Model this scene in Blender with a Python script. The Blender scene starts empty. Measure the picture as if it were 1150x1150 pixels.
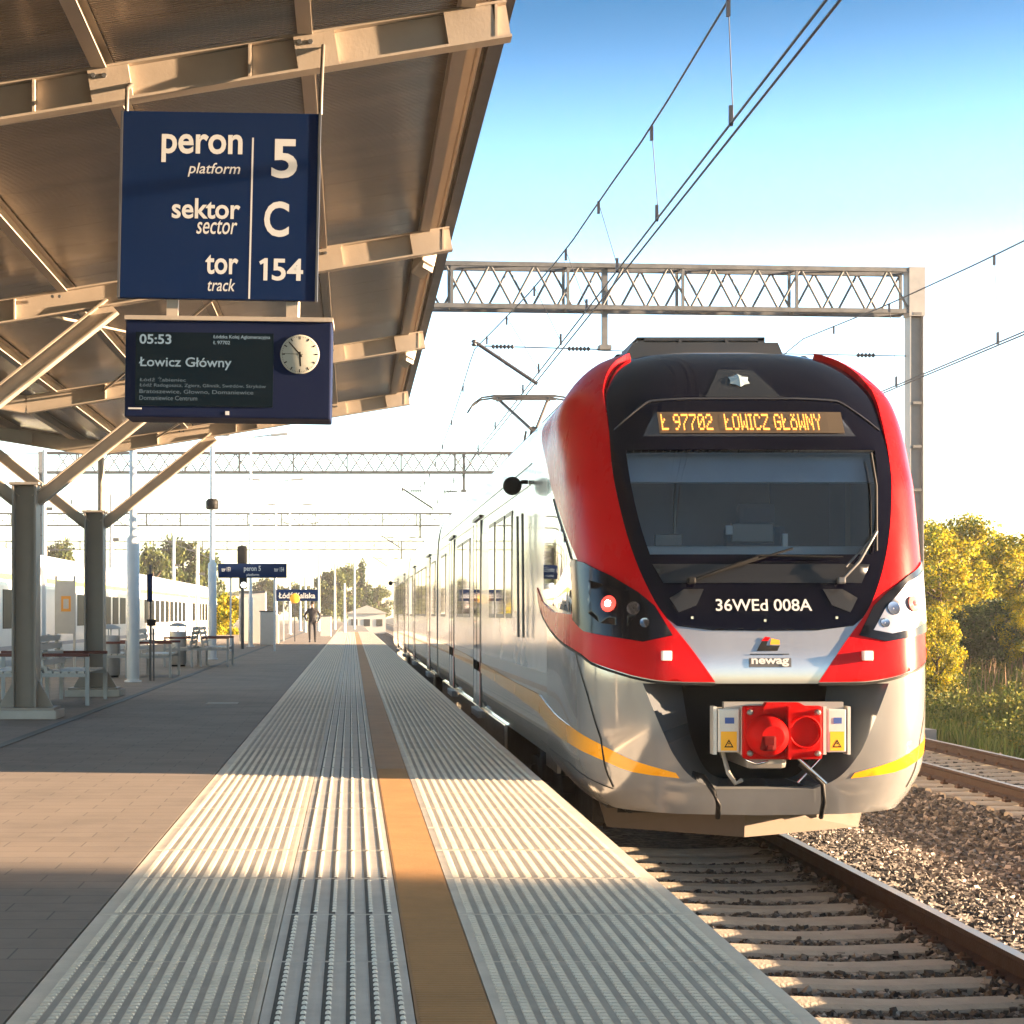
import bpy, bmesh, math, random
import numpy as np
from mathutils import Vector, Matrix
from mathutils.geometry import delaunay_2d_cdt

R = math.radians
random.seed(11)
rng = np.random.default_rng(11)
scene = bpy.context.scene
col = scene.collection

# ------------------------------------------------------------------ camera, sky, sun, exposure
H = 1.2            # eye height above the platform
F = 2000.0         # focal length in photo pixels (photo 1150 wide)
VX, VY = 395.0, 690.0
cam_d = bpy.data.cameras.new("camera")
cam_d.sensor_width = 36.0
cam_d.lens = 36.0 * F / 1150.0
cam_d.shift_x = (575 - VX) / 1150.0
cam_d.shift_y = (VY - 575) / 1150.0
cam_d.clip_start = 0.1
cam_d.clip_end = 4000
cam = bpy.data.objects.new("camera", cam_d)
cam.location = (0, 0, H)
cam.rotation_euler = (R(90), 0, 0)
col.objects.link(cam)
scene.camera = cam

SUN_AZ = 6.5      # degrees from +X towards -Y
SUN_EL = 8.0
world = bpy.data.worlds.new("World")
scene.world = world
world.use_nodes = True
wn = world.node_tree.nodes
wl = world.node_tree.links
wn.clear()
sky = wn.new("ShaderNodeTexSky")
sky.sky_type = 'NISHITA'
sky.sun_disc = False
sky.sun_elevation = R(SUN_EL)
sky.sun_rotation = R(90 + SUN_AZ)
sky.air_density = 1.0
sky.dust_density = 0.6
sky.ozone_density = 2.0
bg = wn.new("ShaderNodeBackground")
bg.inputs["Strength"].default_value = 0.095
wo = wn.new("ShaderNodeOutputWorld")
# sky tint: whiter towards the horizon, deep blue higher, unseen warm fill added overhead
wtc = wn.new("ShaderNodeTexCoord"); wsx = wn.new("ShaderNodeSeparateXYZ"); wl.new(wtc.outputs["Generated"], wsx.inputs[0])
wrp = wn.new("ShaderNodeValToRGB"); wrp.color_ramp.interpolation = 'EASE'
we = wrp.color_ramp.elements
stops = [(0.0, (1.05, 1.02, 1.08)), (0.16, (1.0, 1.05, 1.18)), (0.22, (0.56, 0.68, 0.82)), (0.335, (0.095, 0.225, 0.32)), (0.46, (0.32, 0.27, 0.215)), (1.0, (0.74, 0.555, 0.395))]
while len(we) < len(stops): we.new(0.5)
for e_, (p_, c_) in zip(we, stops): e_.position = p_; e_.color = (*c_, 1)
wl.new(wsx.outputs["Z"], wrp.inputs["Fac"])
wmx = wn.new("ShaderNodeMix"); wmx.data_type = 'RGBA'; wmx.blend_type = 'MULTIPLY'; wmx.inputs[0].default_value = 1.0
wl.new(sky.outputs[0], wmx.inputs[6]); wl.new(wrp.outputs["Color"], wmx.inputs[7])
wl.new(wmx.outputs[2], bg.inputs["Color"])
wl.new(bg.outputs[0], wo.inputs["Surface"])

sun_d = bpy.data.lights.new("sun", 'SUN')
sun_d.energy = 5.0
sun_d.angle = R(0.5)
sun_d.color = (1.0, 0.69, 0.42)
sun = bpy.data.objects.new("sun", sun_d)
sv = Vector((math.cos(R(SUN_EL)) * math.cos(R(SUN_AZ)), -math.cos(R(SUN_EL)) * math.sin(R(SUN_AZ)), math.sin(R(SUN_EL))))
sun.rotation_euler = sv.to_track_quat('Z', 'Y').to_euler()
sun.location = (40, -8, 12)
col.objects.link(sun)

scene.view_settings.view_transform = 'Standard'
scene.view_settings.look = 'None'
scene.view_settings.exposure = 3.3
scene.view_settings.gamma = 1.0
scene.cycles.max_bounces = 8
scene.cycles.transparent_max_bounces = 12

# ------------------------------------------------------------------ helpers
def at(px, py, Y):
    return Vector(((px - VX) / F * Y, Y, H - (py - VY) / F * Y))

def tag(o, label=None, cat=None, group=None, kind=None):
    if label: o["label"] = label
    if cat: o["category"] = cat
    if group: o["group"] = group
    if kind: o["kind"] = kind
    return o

def empty(name, loc=(0, 0, 0), rz=0, parent=None):
    o = bpy.data.objects.new(name, None)
    o.location = loc
    o.rotation_euler = (0, 0, rz)
    o.empty_display_size = 0.2
    col.objects.link(o)
    if parent: o.parent = parent
    return o

def copy_tree(o, parent=None):
    c = o.copy()
    col.objects.link(c)
    if parent: c.parent = parent
    for ch in list(o.children):
        copy_tree(ch, c)
    return c

MATS = {}
def mat(name, c, rough=0.5, metal=0.0, var=0.0, vs=3.0, bump=0.0, bs=40.0, coat=0.0, emit=None, es=1.0, spec=0.5, c2=None, det=4.0, stretch=None):
    if name in MATS: return MATS[name]
    m = bpy.data.materials.new(name)
    m.use_nodes = True
    nt = m.node_tree; n = nt.nodes; l = nt.links
    b = n["Principled BSDF"]
    b.inputs["Base Color"].default_value = (*c, 1)
    b.inputs["Roughness"].default_value = rough
    b.inputs["Metallic"].default_value = metal
    b.inputs["Specular IOR Level"].default_value = spec
    b.inputs["Coat Weight"].default_value = coat
    b.inputs["Coat Roughness"].default_value = 0.03
    if emit:
        b.inputs["Emission Color"].default_value = (*emit, 1)
        b.inputs["Emission Strength"].default_value = es
    if var or bump or c2:
        tc = n.new("ShaderNodeTexCoord")
        vec = tc.outputs["Object"]
        if stretch:
            mp = n.new("ShaderNodeMapping")
            mp.inputs["Scale"].default_value = stretch
            l.new(vec, mp.inputs["Vector"]); vec = mp.outputs["Vector"]
    if var or c2:
        nz = n.new("ShaderNodeTexNoise")
        nz.inputs["Scale"].default_value = vs
        nz.inputs["Detail"].default_value = det
        nz.inputs["Roughness"].default_value = 0.65
        l.new(vec, nz.inputs["Vector"])
        rp = n.new("ShaderNodeValToRGB")
        rp.color_ramp.elements[0].position = 0.2
        rp.color_ramp.elements[1].position = 0.8
        lo = tuple(x * (1 - var) for x in c)
        hi = c2 if c2 else tuple(min(1, x * (1 + var)) for x in c)
        rp.color_ramp.elements[0].color = (*lo, 1)
        rp.color_ramp.elements[1].color = (*hi, 1)
        l.new(nz.outputs["Fac"], rp.inputs["Fac"])
        l.new(rp.outputs["Color"], b.inputs["Base Color"])
        if rough < 0.9 and var:
            mr = n.new("ShaderNodeMapRange")
            mr.inputs["To Min"].default_value = max(0.0, rough * (1 - 0.35)); mr.inputs["To Max"].default_value = min(1, rough * 1.35)
            l.new(nz.outputs["Fac"], mr.inputs["Value"]); l.new(mr.outputs[0], b.inputs["Roughness"])
    if bump:
        nb = n.new("ShaderNodeTexNoise")
        nb.inputs["Scale"].default_value = bs
        nb.inputs["Detail"].default_value = 3
        l.new(vec, nb.inputs["Vector"])
        bp = n.new("ShaderNodeBump")
        bp.inputs["Strength"].default_value = bump
        bp.inputs["Distance"].default_value = 0.02
        l.new(nb.outputs["Fac"], bp.inputs["Height"])
        l.new(bp.outputs["Normal"], b.inputs["Normal"])
    MATS[name] = m
    return m

class MB:
    def __init__(s): s.v = []; s.f = []; s.m = []; s.sm = []; s.cur = 0
    def add(s, vs, fs, smooth=False):
        o = len(s.v)
        s.v += [tuple(x) for x in vs]
        for f in fs:
            s.f.append(tuple(i + o for i in f)); s.m.append(s.cur); s.sm.append(smooth)
        return s
    def box(s, c, d, rz=0.0, rx=0.0, ry=0.0, bev=0.0):
        x, y, z = d[0] / 2, d[1] / 2, d[2] / 2
        M = Matrix.Translation(c) @ Matrix.Rotation(rz, 4, 'Z') @ Matrix.Rotation(ry, 4, 'Y') @ Matrix.Rotation(rx, 4, 'X')
        if bev <= 0:
            vs = [(-x, -y, -z), (x, -y, -z), (x, y, -z), (-x, y, -z), (-x, -y, z), (x, -y, z), (x, y, z), (-x, y, z)]
            fs = [(0, 3, 2, 1), (4, 5, 6, 7), (0, 1, 5, 4), (1, 2, 6, 5), (2, 3, 7, 6), (3, 0, 4, 7)]
            return s.add([M @ Vector(v) for v in vs], fs)
        bm = bmesh.new(); bmesh.ops.create_cube(bm, size=1.0)
        for v in bm.verts: v.co = Vector((v.co.x * d[0], v.co.y * d[1], v.co.z * d[2]))
        bmesh.ops.bevel(bm, geom=list(bm.edges), offset=bev, segments=2, profile=0.6, affect='EDGES')
        bm.verts.index_update()
        vs = [M @ v.co for v in bm.verts]; fs = [[v.index for v in f.verts] for f in bm.faces]
        bm.free()
        return s.add(vs, fs)
    def bar(s, a, b, w, h=None, up=(0, 0, 1)):
        a = Vector(a); b = Vector(b); h = h or w
        d = (b - a).normalized(); u = Vector(up)
        if abs(d.dot(u)) > 0.98: u = Vector((1, 0, 0)) if abs(d.x) < .9 else Vector((0, 1, 0))
        sx = d.cross(u).normalized(); uy = sx.cross(d).normalized()
        vs = []
        for p in (a, b):
            for i, j in ((-1, -1), (1, -1), (1, 1), (-1, 1)):
                vs.append(p + sx * (i * w / 2) + uy * (j * h / 2))
        return s.add(vs, [(0, 1, 2, 3), (7, 6, 5, 4), (0, 4, 5, 1), (1, 5, 6, 2), (2, 6, 7, 3), (3, 7, 4, 0)])
    def ibeam(s, a, b, w, h, t=0.012, up=(0, 0, 1)):
        a = Vector(a); b = Vector(b)
        d = (b - a).normalized(); u = Vector(up)
        if abs(d.dot(u)) > 0.98: u = Vector((0, 1, 0))
        sx = d.cross(u).normalized(); uy = sx.cross(d).normalized()
        for k in (-1, 1):
            o = uy * (k * (h - t) / 2)
            s.bar(a + o, b + o, w, t, up)
        s.bar(a, b, t * .8, h - 2 * t - .001, up)
        return s
    def tube(s, pts, r, n=8, cap=True):
        pts = [Vector(p) for p in pts]
        rs = r if isinstance(r, (list, tuple)) else [r] * len(pts)
        rings = []
        ref = None
        for i, p in enumerate(pts):
            d = (pts[min(i + 1, len(pts) - 1)] - pts[max(i - 1, 0)]).normalized()
            if ref is None or abs(d.dot(ref)) > 0.95:
                ref = Vector((0, 0, 1)) if abs(d.z) < 0.9 else Vector((1, 0, 0))
            a = d.cross(ref).normalized(); b = d.cross(a).normalized()
            rings.append([p + (a * math.cos(2 * math.pi * k / n) + b * math.sin(2 * math.pi * k / n)) * rs[i] for k in range(n)])
        vs = [v for rg in rings for v in rg]; fs = []
        for i in range(len(pts) - 1):
            for k in range(n):
                fs.append((i * n + k, (i + 1) * n + k, (i + 1) * n + (k + 1) % n, i * n + (k + 1) % n))
        s.add(vs, fs, True)
        if cap:
            s.add(rings[0], [tuple(range(n))]); s.add(rings[-1], [tuple(reversed(range(n)))])
        return s
    def lathe(s, prof, c, axis='Z', n=24, cap=True):
        c = Vector(c); vs = []; fs = []
        for r, h in prof:
            for k in range(n):
                a = 2 * math.pi * k / n
                if axis == 'Z': p = (r * math.cos(a), r * math.sin(a), h)
                elif axis == 'Y': p = (r * math.cos(a), h, r * math.sin(a))
                else: p = (h, r * math.cos(a), r * math.sin(a))
                vs.append(c + Vector(p))
        for i in range(len(prof) - 1):
            for k in range(n):
                q = (i * n + k, i * n + (k + 1) % n, (i + 1) * n + (k + 1) % n, (i + 1) * n + k)
                fs.append(q if axis != 'Y' else q[::-1])
        s.add(vs, fs, True)
        if cap:
            m = len(prof)
            s.add(vs[:n], [tuple(reversed(range(n)))]); s.add(vs[(m - 1) * n:], [tuple(range(n))])
        return s
    def poly(s, pts): return s.add(pts, [tuple(range(len(pts)))])
    def prism(s, pts, vec):
        n = len(pts); vec = Vector(vec); a = [Vector(p) for p in pts]; b = [p + vec for p in a]
        fs = [tuple(reversed(range(n))), tuple(range(n, 2 * n))]
        for i in range(n): fs.append((i, (i + 1) % n, n + (i + 1) % n, n + i))
        return s.add(a + b, fs)
    def build(s, name, m, parent=None, fix=True):
        me = bpy.data.meshes.new(name)
        me.from_pydata(s.v, [], s.f)
        ms = m if isinstance(m, (list, tuple)) else [m]
        for x in ms: me.materials.append(x)
        if len(ms) > 1: me.polygons.foreach_set("material_index", s.m)
        me.polygons.foreach_set("use_smooth", s.sm)
        if fix:
            bm = bmesh.new(); bm.from_mesh(me)
            bmesh.ops.recalc_face_normals(bm, faces=bm.faces)
            bm.to_mesh(me); bm.free()
        me.update()
        o = bpy.data.objects.new(name, me)
        col.objects.link(o)
        if parent: o.parent = parent
        return o

def raw_mesh(name, verts, faces_flat, nper, m, parent=None, mi=None, smooth=False):
    me = bpy.data.meshes.new(name)
    nv = len(verts); nf = len(faces_flat) // nper
    me.vertices.add(nv); me.vertices.foreach_set("co", np.asarray(verts, dtype=np.float32).ravel())
    me.loops.add(nf * nper); me.loops.foreach_set("vertex_index", np.asarray(faces_flat, dtype=np.int32))
    me.polygons.add(nf)
    me.polygons.foreach_set("loop_start", np.arange(0, nf * nper, nper, dtype=np.int32))
    me.polygons.foreach_set("use_smooth", np.full(nf, smooth))
    ms = m if isinstance(m, (list, tuple)) else [m]
    for x in ms: me.materials.append(x)
    if mi is not None: me.polygons.foreach_set("material_index", np.asarray(mi, dtype=np.int32))
    me.update(calc_edges=True); me.validate()
    o = bpy.data.objects.new(name, me)
    col.objects.link(o)
    if parent: o.parent = parent
    return o

def text_geo(s, bold=0.0, shear=0.0):
    cu = bpy.data.curves.new("t", 'FONT'); cu.body = s; cu.size = 1.0; cu.offset = bold; cu.shear = shear
    cu.resolution_u = 4
    o = bpy.data.objects.new("t", cu); col.objects.link(o)
    bpy.context.view_layer.update()
    me = bpy.data.meshes.new_from_object(o.evaluated_get(bpy.context.evaluated_depsgraph_get()))
    vs = np.array([v.co[:2] for v in me.vertices]) if len(me.vertices) else np.zeros((0, 2))
    fs = [tuple(p.vertices) for p in me.polygons]
    bpy.data.objects.remove(o); bpy.data.meshes.remove(me); bpy.data.curves.remove(cu)
    if len(vs):
        mn = vs.min(0); mx = vs.max(0); vs = (vs - mn) / (mx - mn)
    return vs, fs

def text_xz(mb, s, x0, x1, z0, z1, y, bold=0.0, shear=0.0):
    """lettering in an XZ plane facing -Y, filling the box exactly"""
    vs, fs = text_geo(s, bold, shear)
    mb.add([(x0 + a * (x1 - x0), y, z0 + b * (z1 - z0)) for a, b in vs], fs)

def spline(xs, ys):
    """monotone cubic interpolation"""
    xs = np.array(xs, float); ys = np.array(ys, float); h = np.diff(xs); d = np.diff(ys) / h
    m = np.zeros(len(xs)); m[0] = d[0]; m[-1] = d[-1]
    for i in range(1, len(xs) - 1):
        m[i] = 0 if d[i - 1] * d[i] <= 0 else 2 * d[i - 1] * d[i] / (d[i - 1] + d[i])
    def f(x):
        x = min(max(x, xs[0]), xs[-1]); i = min(int(np.searchsorted(xs, x, side='right')) - 1, len(h) - 1); i = max(i, 0)
        t = (x - xs[i]) / h[i]; t2 = t * t; t3 = t2 * t
        return float((2 * t3 - 3 * t2 + 1) * ys[i] + (t3 - 2 * t2 + t) * h[i] * m[i] + (-2 * t3 + 3 * t2) * ys[i + 1] + (t3 - t2) * h[i] * m[i + 1])
    return f

# ------------------------------------------------------------------ materials
SILVER = mat("silver paint", (0.345, 0.345, 0.345), 0.14, 0.50, var=0.10, vs=3.0, coat=0.35, det=5, stretch=(1, 1, .25))
WHITEP = mat("white train paint", (0.50, 0.50, 0.50), 0.16, 0.05, var=0.05, vs=1.5, coat=0.25, spec=0.35)
REDP = mat("red train paint", (0.46, 0.004, 0.006), 0.28, 0.0, var=0.08, vs=3.0, coat=0.0, spec=0.10, det=5, stretch=(1, 1, .3))
BLACKG = mat("black gloss mask", (0.002, 0.002, 0.006), 0.12, 0.0, var=0.1, vs=2, coat=0.0, spec=0.13)
BLACKM = mat("matt black", (0.005, 0.005, 0.0055), 0.6, 0, var=0.4, vs=8, spec=.25)
YELLOWP = mat("yellow stripe", (0.85, 0.36, 0.01), 0.25, 0, var=0.08, vs=3, coat=0.8)
DGREY = mat("dark grey plastic", (0.06, 0.065, 0.075), 0.25, 0, var=0.2, vs=5, coat=0.5)
UNDER = mat("underframe grime", (0.035, 0.03, 0.027), 0.75, 0, var=0.4, vs=6, bump=0.3, bs=30)
STEELT = mat("tan painted steel", (0.36, 0.305, 0.25), 0.5, 0, var=0.14, vs=3, bump=0.04, bs=60)
COLUMN = mat("grey painted column steel", (0.26, 0.232, 0.205), 0.5, 0, var=0.12, vs=2)
DECK = None
GALV = mat("galvanised lattice steel", (0.085, 0.09, 0.098), 0.55, 0.2, var=0.4, vs=5)
WIREM = mat("overhead copper wire", (0.035, 0.037, 0.05), 0.5, 0.4)
NAVY = mat("navy sign enamel", (0.001, 0.013, 0.060), 0.6, 0, var=0.08, vs=2, spec=0.10)
NAVY2 = mat("indigo display housing", (0.003, 0.008, 0.036), 0.6, 0, var=0.06, vs=3, spec=0.15)
SIGNW = mat("sign white lettering", (0.52, 0.53, 0.535), 0.6, spec=.2)
CONC = mat("pale concrete", (0.42, 0.40, 0.37), 0.85, 0, var=0.16, vs=4, bump=0.2, bs=80)
LAMPW = mat("pale blue post paint", (0.50, 0.55, 0.60), 0.4, 0.1, var=0.08, vs=3)
WOODM = mat("dark red timber", (0.13, 0.035, 0.025), 0.55, 0, var=0.25, vs=9)
WHITES = mat("white slat paint", (0.48, 0.47, 0.45), 0.5, 0, var=0.08, vs=6)
GLASSD = mat("dark tinted window", (0.012, 0.015, 0.02), 0.04, 0, coat=1.0)
CHROME = mat("bright trim", (0.7, 0.7, 0.7), 0.15, 1.0)
RUST = mat("rusty rail web", (0.042, 0.021, 0.013), 0.7, 0.2, var=0.35, vs=7, bump=0.2, bs=60)
RAILTOP = mat("polished rail head", (0.30, 0.28, 0.26), 0.42, 0.8, var=0.2, vs=6)
# ------------------------------------------------------------------ ground, platform, tracks
def node_mat(name):
    m = bpy.data.materials.new(name); m.use_nodes = True
    return m, m.node_tree.nodes, m.node_tree.links, m.node_tree.nodes["Principled BSDF"]

def ramp(n, stops):
    r = n.new("ShaderNodeValToRGB"); e = r.color_ramp.elements
    while len(e) < len(stops): e.new(0.5)
    for q, (p, c) in zip(e, stops):
        q.position = p; q.color = (*c, 1)
    return r

AX = 3.03          # axis of the train's track
RZ = -0.76         # rail top below platform
AX2 = 8.33         # axis of the neighbouring track
XE = 1.38          # platform edge
XI = -7.85         # far edge of the island platform
GA = 0.78          # half gauge

# ground
m_ground, n, l, b = node_mat("dry earth and weeds ground")
tc = n.new("ShaderNodeTexCoord"); nz = n.new("ShaderNodeTexNoise"); nz.inputs["Scale"].default_value = 0.35; nz.inputs["Detail"].default_value = 8
l.new(tc.outputs["Object"], nz.inputs["Vector"])
rp = ramp(n, [(0.3, (0.045, 0.055, 0.018)), (0.5, (0.10, 0.085, 0.04)), (0.7, (0.07, 0.075, 0.025))])
l.new(nz.outputs["Fac"], rp.inputs["Fac"]); l.new(rp.outputs["Color"], b.inputs["Base Color"]); b.inputs["Roughness"].default_value = 0.95
def ground_z(x, y):
    z = -1.32
    if x > 10.8:
        t = min(1.0, (x - 10.8) / 9.0); t = t * t * (3 - 2 * t)
        z += 1.25 * t
        z += 0.10 * math.sin(x * 0.7 + y * 0.31) * t
    return z
xs = [-560, -300, -120, -40, -20] + [i * 1.2 for i in range(-5, 5)] + [7 + i * 1.0 for i in range(0, 30)] + [40, 50, 70, 120, 300, 560]
ys = [-120, -80, -50] + [i * 3.0 for i in range(-10, 60)] + [200, 260, 400, 600, 760]
mb = MB()
vs = [(x, y, ground_z(x, y)) for y in ys for x in xs]
nx = len(xs)
fs = [(j * nx + i, j * nx + i + 1, (j + 1) * nx + i + 1, (j + 1) * nx + i) for j in range(len(ys) - 1) for i in range(nx - 1)]
mb.add(vs, fs, True)
g = mb.build("ground", m_ground, fix=False); tag(g, kind="structure")

# ballast bed
m_bal, n, l, b = node_mat("ballast bed")
tc = n.new("ShaderNodeTexCoord"); vo = n.new("ShaderNodeTexVoronoi"); vo.inputs["Scale"].default_value = 17
l.new(tc.outputs["Object"], vo.inputs["Vector"])
rp = ramp(n, [(0.0, (0.045, 0.036, 0.03)), (0.5, (0.09, 0.075, 0.062)), (1.0, (0.18, 0.15, 0.128))])
sx = n.new("ShaderNodeSeparateColor"); l.new(vo.outputs["Color"], sx.inputs[0]); l.new(sx.outputs[0], rp.inputs["Fac"])
l.new(rp.outputs["Color"], b.inputs["Base Color"]); b.inputs["Roughness"].default_value = 0.9
bp = n.new("ShaderNodeBump"); bp.inputs["Strength"].default_value = 1.0; bp.inputs["Distance"].default_value = 0.04; bp.invert = True
l.new(vo.outputs["Distance"], bp.inputs["Height"]); l.new(bp.outputs["Normal"], b.inputs["Normal"])
def bal_z(x):
    pts = [(1.44, -1.0), (2.0, -0.99), (3.58, -0.99), (3.70, -0.932), (4.05, -0.932), (4.3, -0.96), (5.4, -1.08), (6.2, -1.10), (6.8, -1.0), (9.9, -1.0), (11.2, -1.30)]
    return float(np.interp(x, [p[0] for p in pts], [p[1] for p in pts]))
mb = MB()
bx = [1.44, 2.0, 3.0, 3.58, 3.70, 4.05, 4.3, 4.8, 5.4, 6.2, 6.8, 8, 9, 9.9, 10.4, 10.8, 11.2]
by = list(np.arange(-6, 60, 2.0)) + list(np.arange(60, 420, 20))
vs = [(x, y, bal_z(x)) for y in by for x in bx]; nx = len(bx)
mb.add(vs, [(j * nx + i, j * nx + i + 1, (j + 1) * nx + i + 1, (j + 1) * nx + i) for j in range(len(by) - 1) for i in range(nx - 1)], True)
o = mb.build("ballast_bed", m_bal, fix=False); tag(o, kind="structure")
mb = MB(); mb.add([(-14.5, -6, -1.02), (XI - .05, -6, -1.02), (XI - .05, 420, -1.02), (-14.5, 420, -1.02)], [(0, 1, 2, 3)])
o = mb.build("ballast_bed", m_bal, fix=False); tag(o, kind="structure")

# loose stones
m_stone, n, l, b = node_mat("ballast stone")
geo = n.new("ShaderNodeNewGeometry")
rp = ramp(n, [(0.0, (0.025, 0.021, 0.018)), (0.5, (0.075, 0.062, 0.052)), (0.8, (0.16, 0.135, 0.112)), (1.0, (0.36, 0.31, 0.27))])
l.new(geo.outputs["Random Per Island"], rp.inputs["Fac"]); l.new(rp.outputs["Color"], b.inputs["Base Color"]); b.inputs["Roughness"].default_value = 0.8
def stones(name, regions):
    base = np.array([(-1, -1, -1), (1, -1, -1), (1, 1, -1), (-1, 1, -1), (-1, -1, 1), (1, -1, 1), (1, 1, 1), (-1, 1, 1)], float)
    quad = np.array([(0, 3, 2, 1), (4, 5, 6, 7), (0, 1, 5, 4), (1, 2, 6, 5), (2, 3, 7, 6), (3, 0, 4, 7)])
    V = []; Fc = []; off = 0
    for (x0, x1, y0, y1, dens, smin, smax, dz) in regions:
        k = int((x1 - x0) * (y1 - y0) * dens)
        X = rng.uniform(x0, x1, k); Y = y0 + (y1 - y0) * rng.uniform(0, 1, k)
        S = rng.uniform(smin, smax, k)
        # keep the stones from covering the rail feet
        Z = np.array([bal_z(x) for x in X]) + dz + rng.uniform(-.3, .8, k) * S
        sc = rng.uniform(0.6, 1.2, (k, 3)) * S[:, None]
        vv = base[None] * sc[:, None, :] * (1 + rng.uniform(-.38, .38, (k, 8, 3)))
        a = rng.uniform(0, 6.28, k); t = rng.uniform(-.9, .9, k)
        ca, sa, ct, st = np.cos(a), np.sin(a), np.cos(t), np.sin(t)
        x = vv[..., 0]; y = vv[..., 1]; z = vv[..., 2]
        y2 = y * ct[:, None] - z * st[:, None]; z2 = y * st[:, None] + z * ct[:, None]
        x3 = x * ca[:, None] - y2 * sa[:, None]; y3 = x * sa[:, None] + y2 * ca[:, None]
        P = np.stack([x3 + X[:, None], y3 + Y[:, None], z2 + Z[:, None]], -1)
        V.append(P.reshape(-1, 3)); Fc.append((quad[None] + (np.arange(k) * 8)[:, None, None] + off).reshape(-1)); off += k * 8
    o = raw_mesh(name, np.concatenate(V), np.concatenate(Fc), 4, m_stone)
    return tag(o, kind="stuff")
RX = AX + GA       # inner edge of the right rail
o = stones("ballast_stones", [
    (AX - GA, RX - .05, 8.4, 15.5, 900, .009, .022, 0.0),
    (RX + .30, 5.2, 9.0, 19, 1150, .010, .023, 0.0),
    (RX + .30, 5.2, 19, 27, 420, .014, .028, 0.0),
    (RX + .12, RX + .32, 9.0, 24, 420, .010, .022, 0.0),
    (5.2, 6.9, 12, 27, 620, .012, .026, 0.0),
    (6.9, 10.2, 17, 34, 420, .014, .030, 0.004),
    (5.0, 11.0, 27, 48, 110, .022, .040, 0.0),
])

# platform body
m_pav, n, l, b = node_mat("small concrete paver surface")
tc = n.new("ShaderNodeTexCoord"); br = n.new("ShaderNodeTexBrick")
br.inputs["Scale"].default_value = 1.0; br.inputs["Brick Width"].default_value = 0.4; br.inputs["Row Height"].default_value = 0.2
br.inputs["Mortar Size"].default_value = 0.004; br.inputs["Mortar Smooth"].default_value = 0.3
br.inputs["Color1"].default_value = (0.198, 0.160, 0.130, 1); br.inputs["Color2"].default_value = (0.222, 0.180, 0.147, 1); br.inputs["Mortar"].default_value = (0.105, 0.088, 0.074, 1)
nz = n.new("ShaderNodeTexNoise"); nz.inputs["Scale"].default_value = 0.9; nz.inputs["Detail"].default_value = 9; nz.inputs["Roughness"].default_value = 0.7
l.new(tc.outputs["Object"], br.inputs["Vector"]); l.new(tc.outputs["Object"], nz.inputs["Vector"])
rp = ramp(n, [(0.3, (0.72, 0.72, 0.73)), (0.52, (1, 1, 1)), (0.75, (1.18, 1.15, 1.12))])
l.new(nz.outputs["Fac"], rp.inputs["Fac"])
mx = n.new("ShaderNodeMix"); mx.data_type = 'RGBA'; mx.blend_type = 'MULTIPLY'; mx.inputs[0].default_value = 1
l.new(br.outputs["Color"], mx.inputs[6]); l.new(rp.outputs["Color"], mx.inputs[7]); l.new(mx.outputs[2], b.inputs["Base Color"])
b.inputs["Roughness"].default_value = 0.78
bp = n.new("ShaderNodeBump"); bp.inputs["Strength"].default_value = 0.2; bp.inputs["Distance"].default_value = 0.004; bp.invert = True
l.new(br.outputs["Fac"], bp.inputs["Height"]); l.new(bp.outputs["Normal"], b.inputs["Normal"])
TL, GL, GR, YR_ = -1.017, -0.275, 0.19, 0.425     # edges of the tactile bands
mb = MB(); mb.box(((XI + TL) / 2 - .004, 130, -0.7), (TL - XI - .008, 280, 1.4))
o = mb.build("platform", m_pav); tag(o, kind="structure")
m_wall = mat("platform edge concrete", (0.20, 0.19, 0.175), 0.9, 0, var=0.25, vs=2, bump=0.3, bs=30)
mb = MB(); mb.box(((TL + XE) / 2 - .06, 130, -0.73), (XE - TL - .12, 280, 1.38))
o = mb.build("platform_edge_wall", m_wall); tag(o, kind="structure")

# tactile slabs with real ribs and studs
def slab_mat(name, c, var):
    m, n, l, b = node_mat(name)
    tc = n.new("ShaderNodeTexCoord"); nz = n.new("ShaderNodeTexNoise"); nz.inputs["Scale"].default_value = 2.2; nz.inputs["Detail"].default_value = 10; nz.inputs["Roughness"].default_value = 0.75
    l.new(tc.outputs["Object"], nz.inputs["Vector"])
    geo = n.new("ShaderNodeNewGeometry")
    rp = ramp(n, [(0.28, tuple(x * (1 - var) for x in c)), (0.5, c), (0.75, tuple(x * (1 + var) for x in c))])
    l.new(nz.outputs["Fac"], rp.inputs["Fac"]); l.new(rp.outputs["Color"], b.inputs["Base Color"])
    b.inputs["Roughness"].default_value = 0.72
    n2 = n.new("ShaderNodeTexNoise"); n2.inputs["Scale"].default_value = 120
    l.new(tc.outputs["Object"], n2.inputs["Vector"])
    bp = n.new("ShaderNodeBump"); bp.inputs["Strength"].default_value = 0.15; bp.inputs["Distance"].default_value = 0.01
    l.new(n2.outputs["Fac"], bp.inputs["Height"]); l.new(bp.outputs["Normal"], b.inputs["Normal"])
    return m
m_tac = slab_mat("pale tactile slab", (0.68, 0.60, 0.485), 0.20)
m_tac2 = slab_mat("bluish guide slab", (0.58, 0.53, 0.46), 0.18)
m_stud_shade = mat("painted stud shade", (0.085, 0.078, 0.068), 0.9, 0, var=0.35, vs=9)  # shade along the guide studs, painted as dark strips
m_rib_shade = mat("painted rib shade", (0.43, 0.39, 0.325), 0.9, 0, var=0.25, vs=3)  # shade between the field ribs, painted as a darker tone
m_och = slab_mat("ochre warning strip", (0.40, 0.215, 0.085), 0.2)
TP = 0.97
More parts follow.
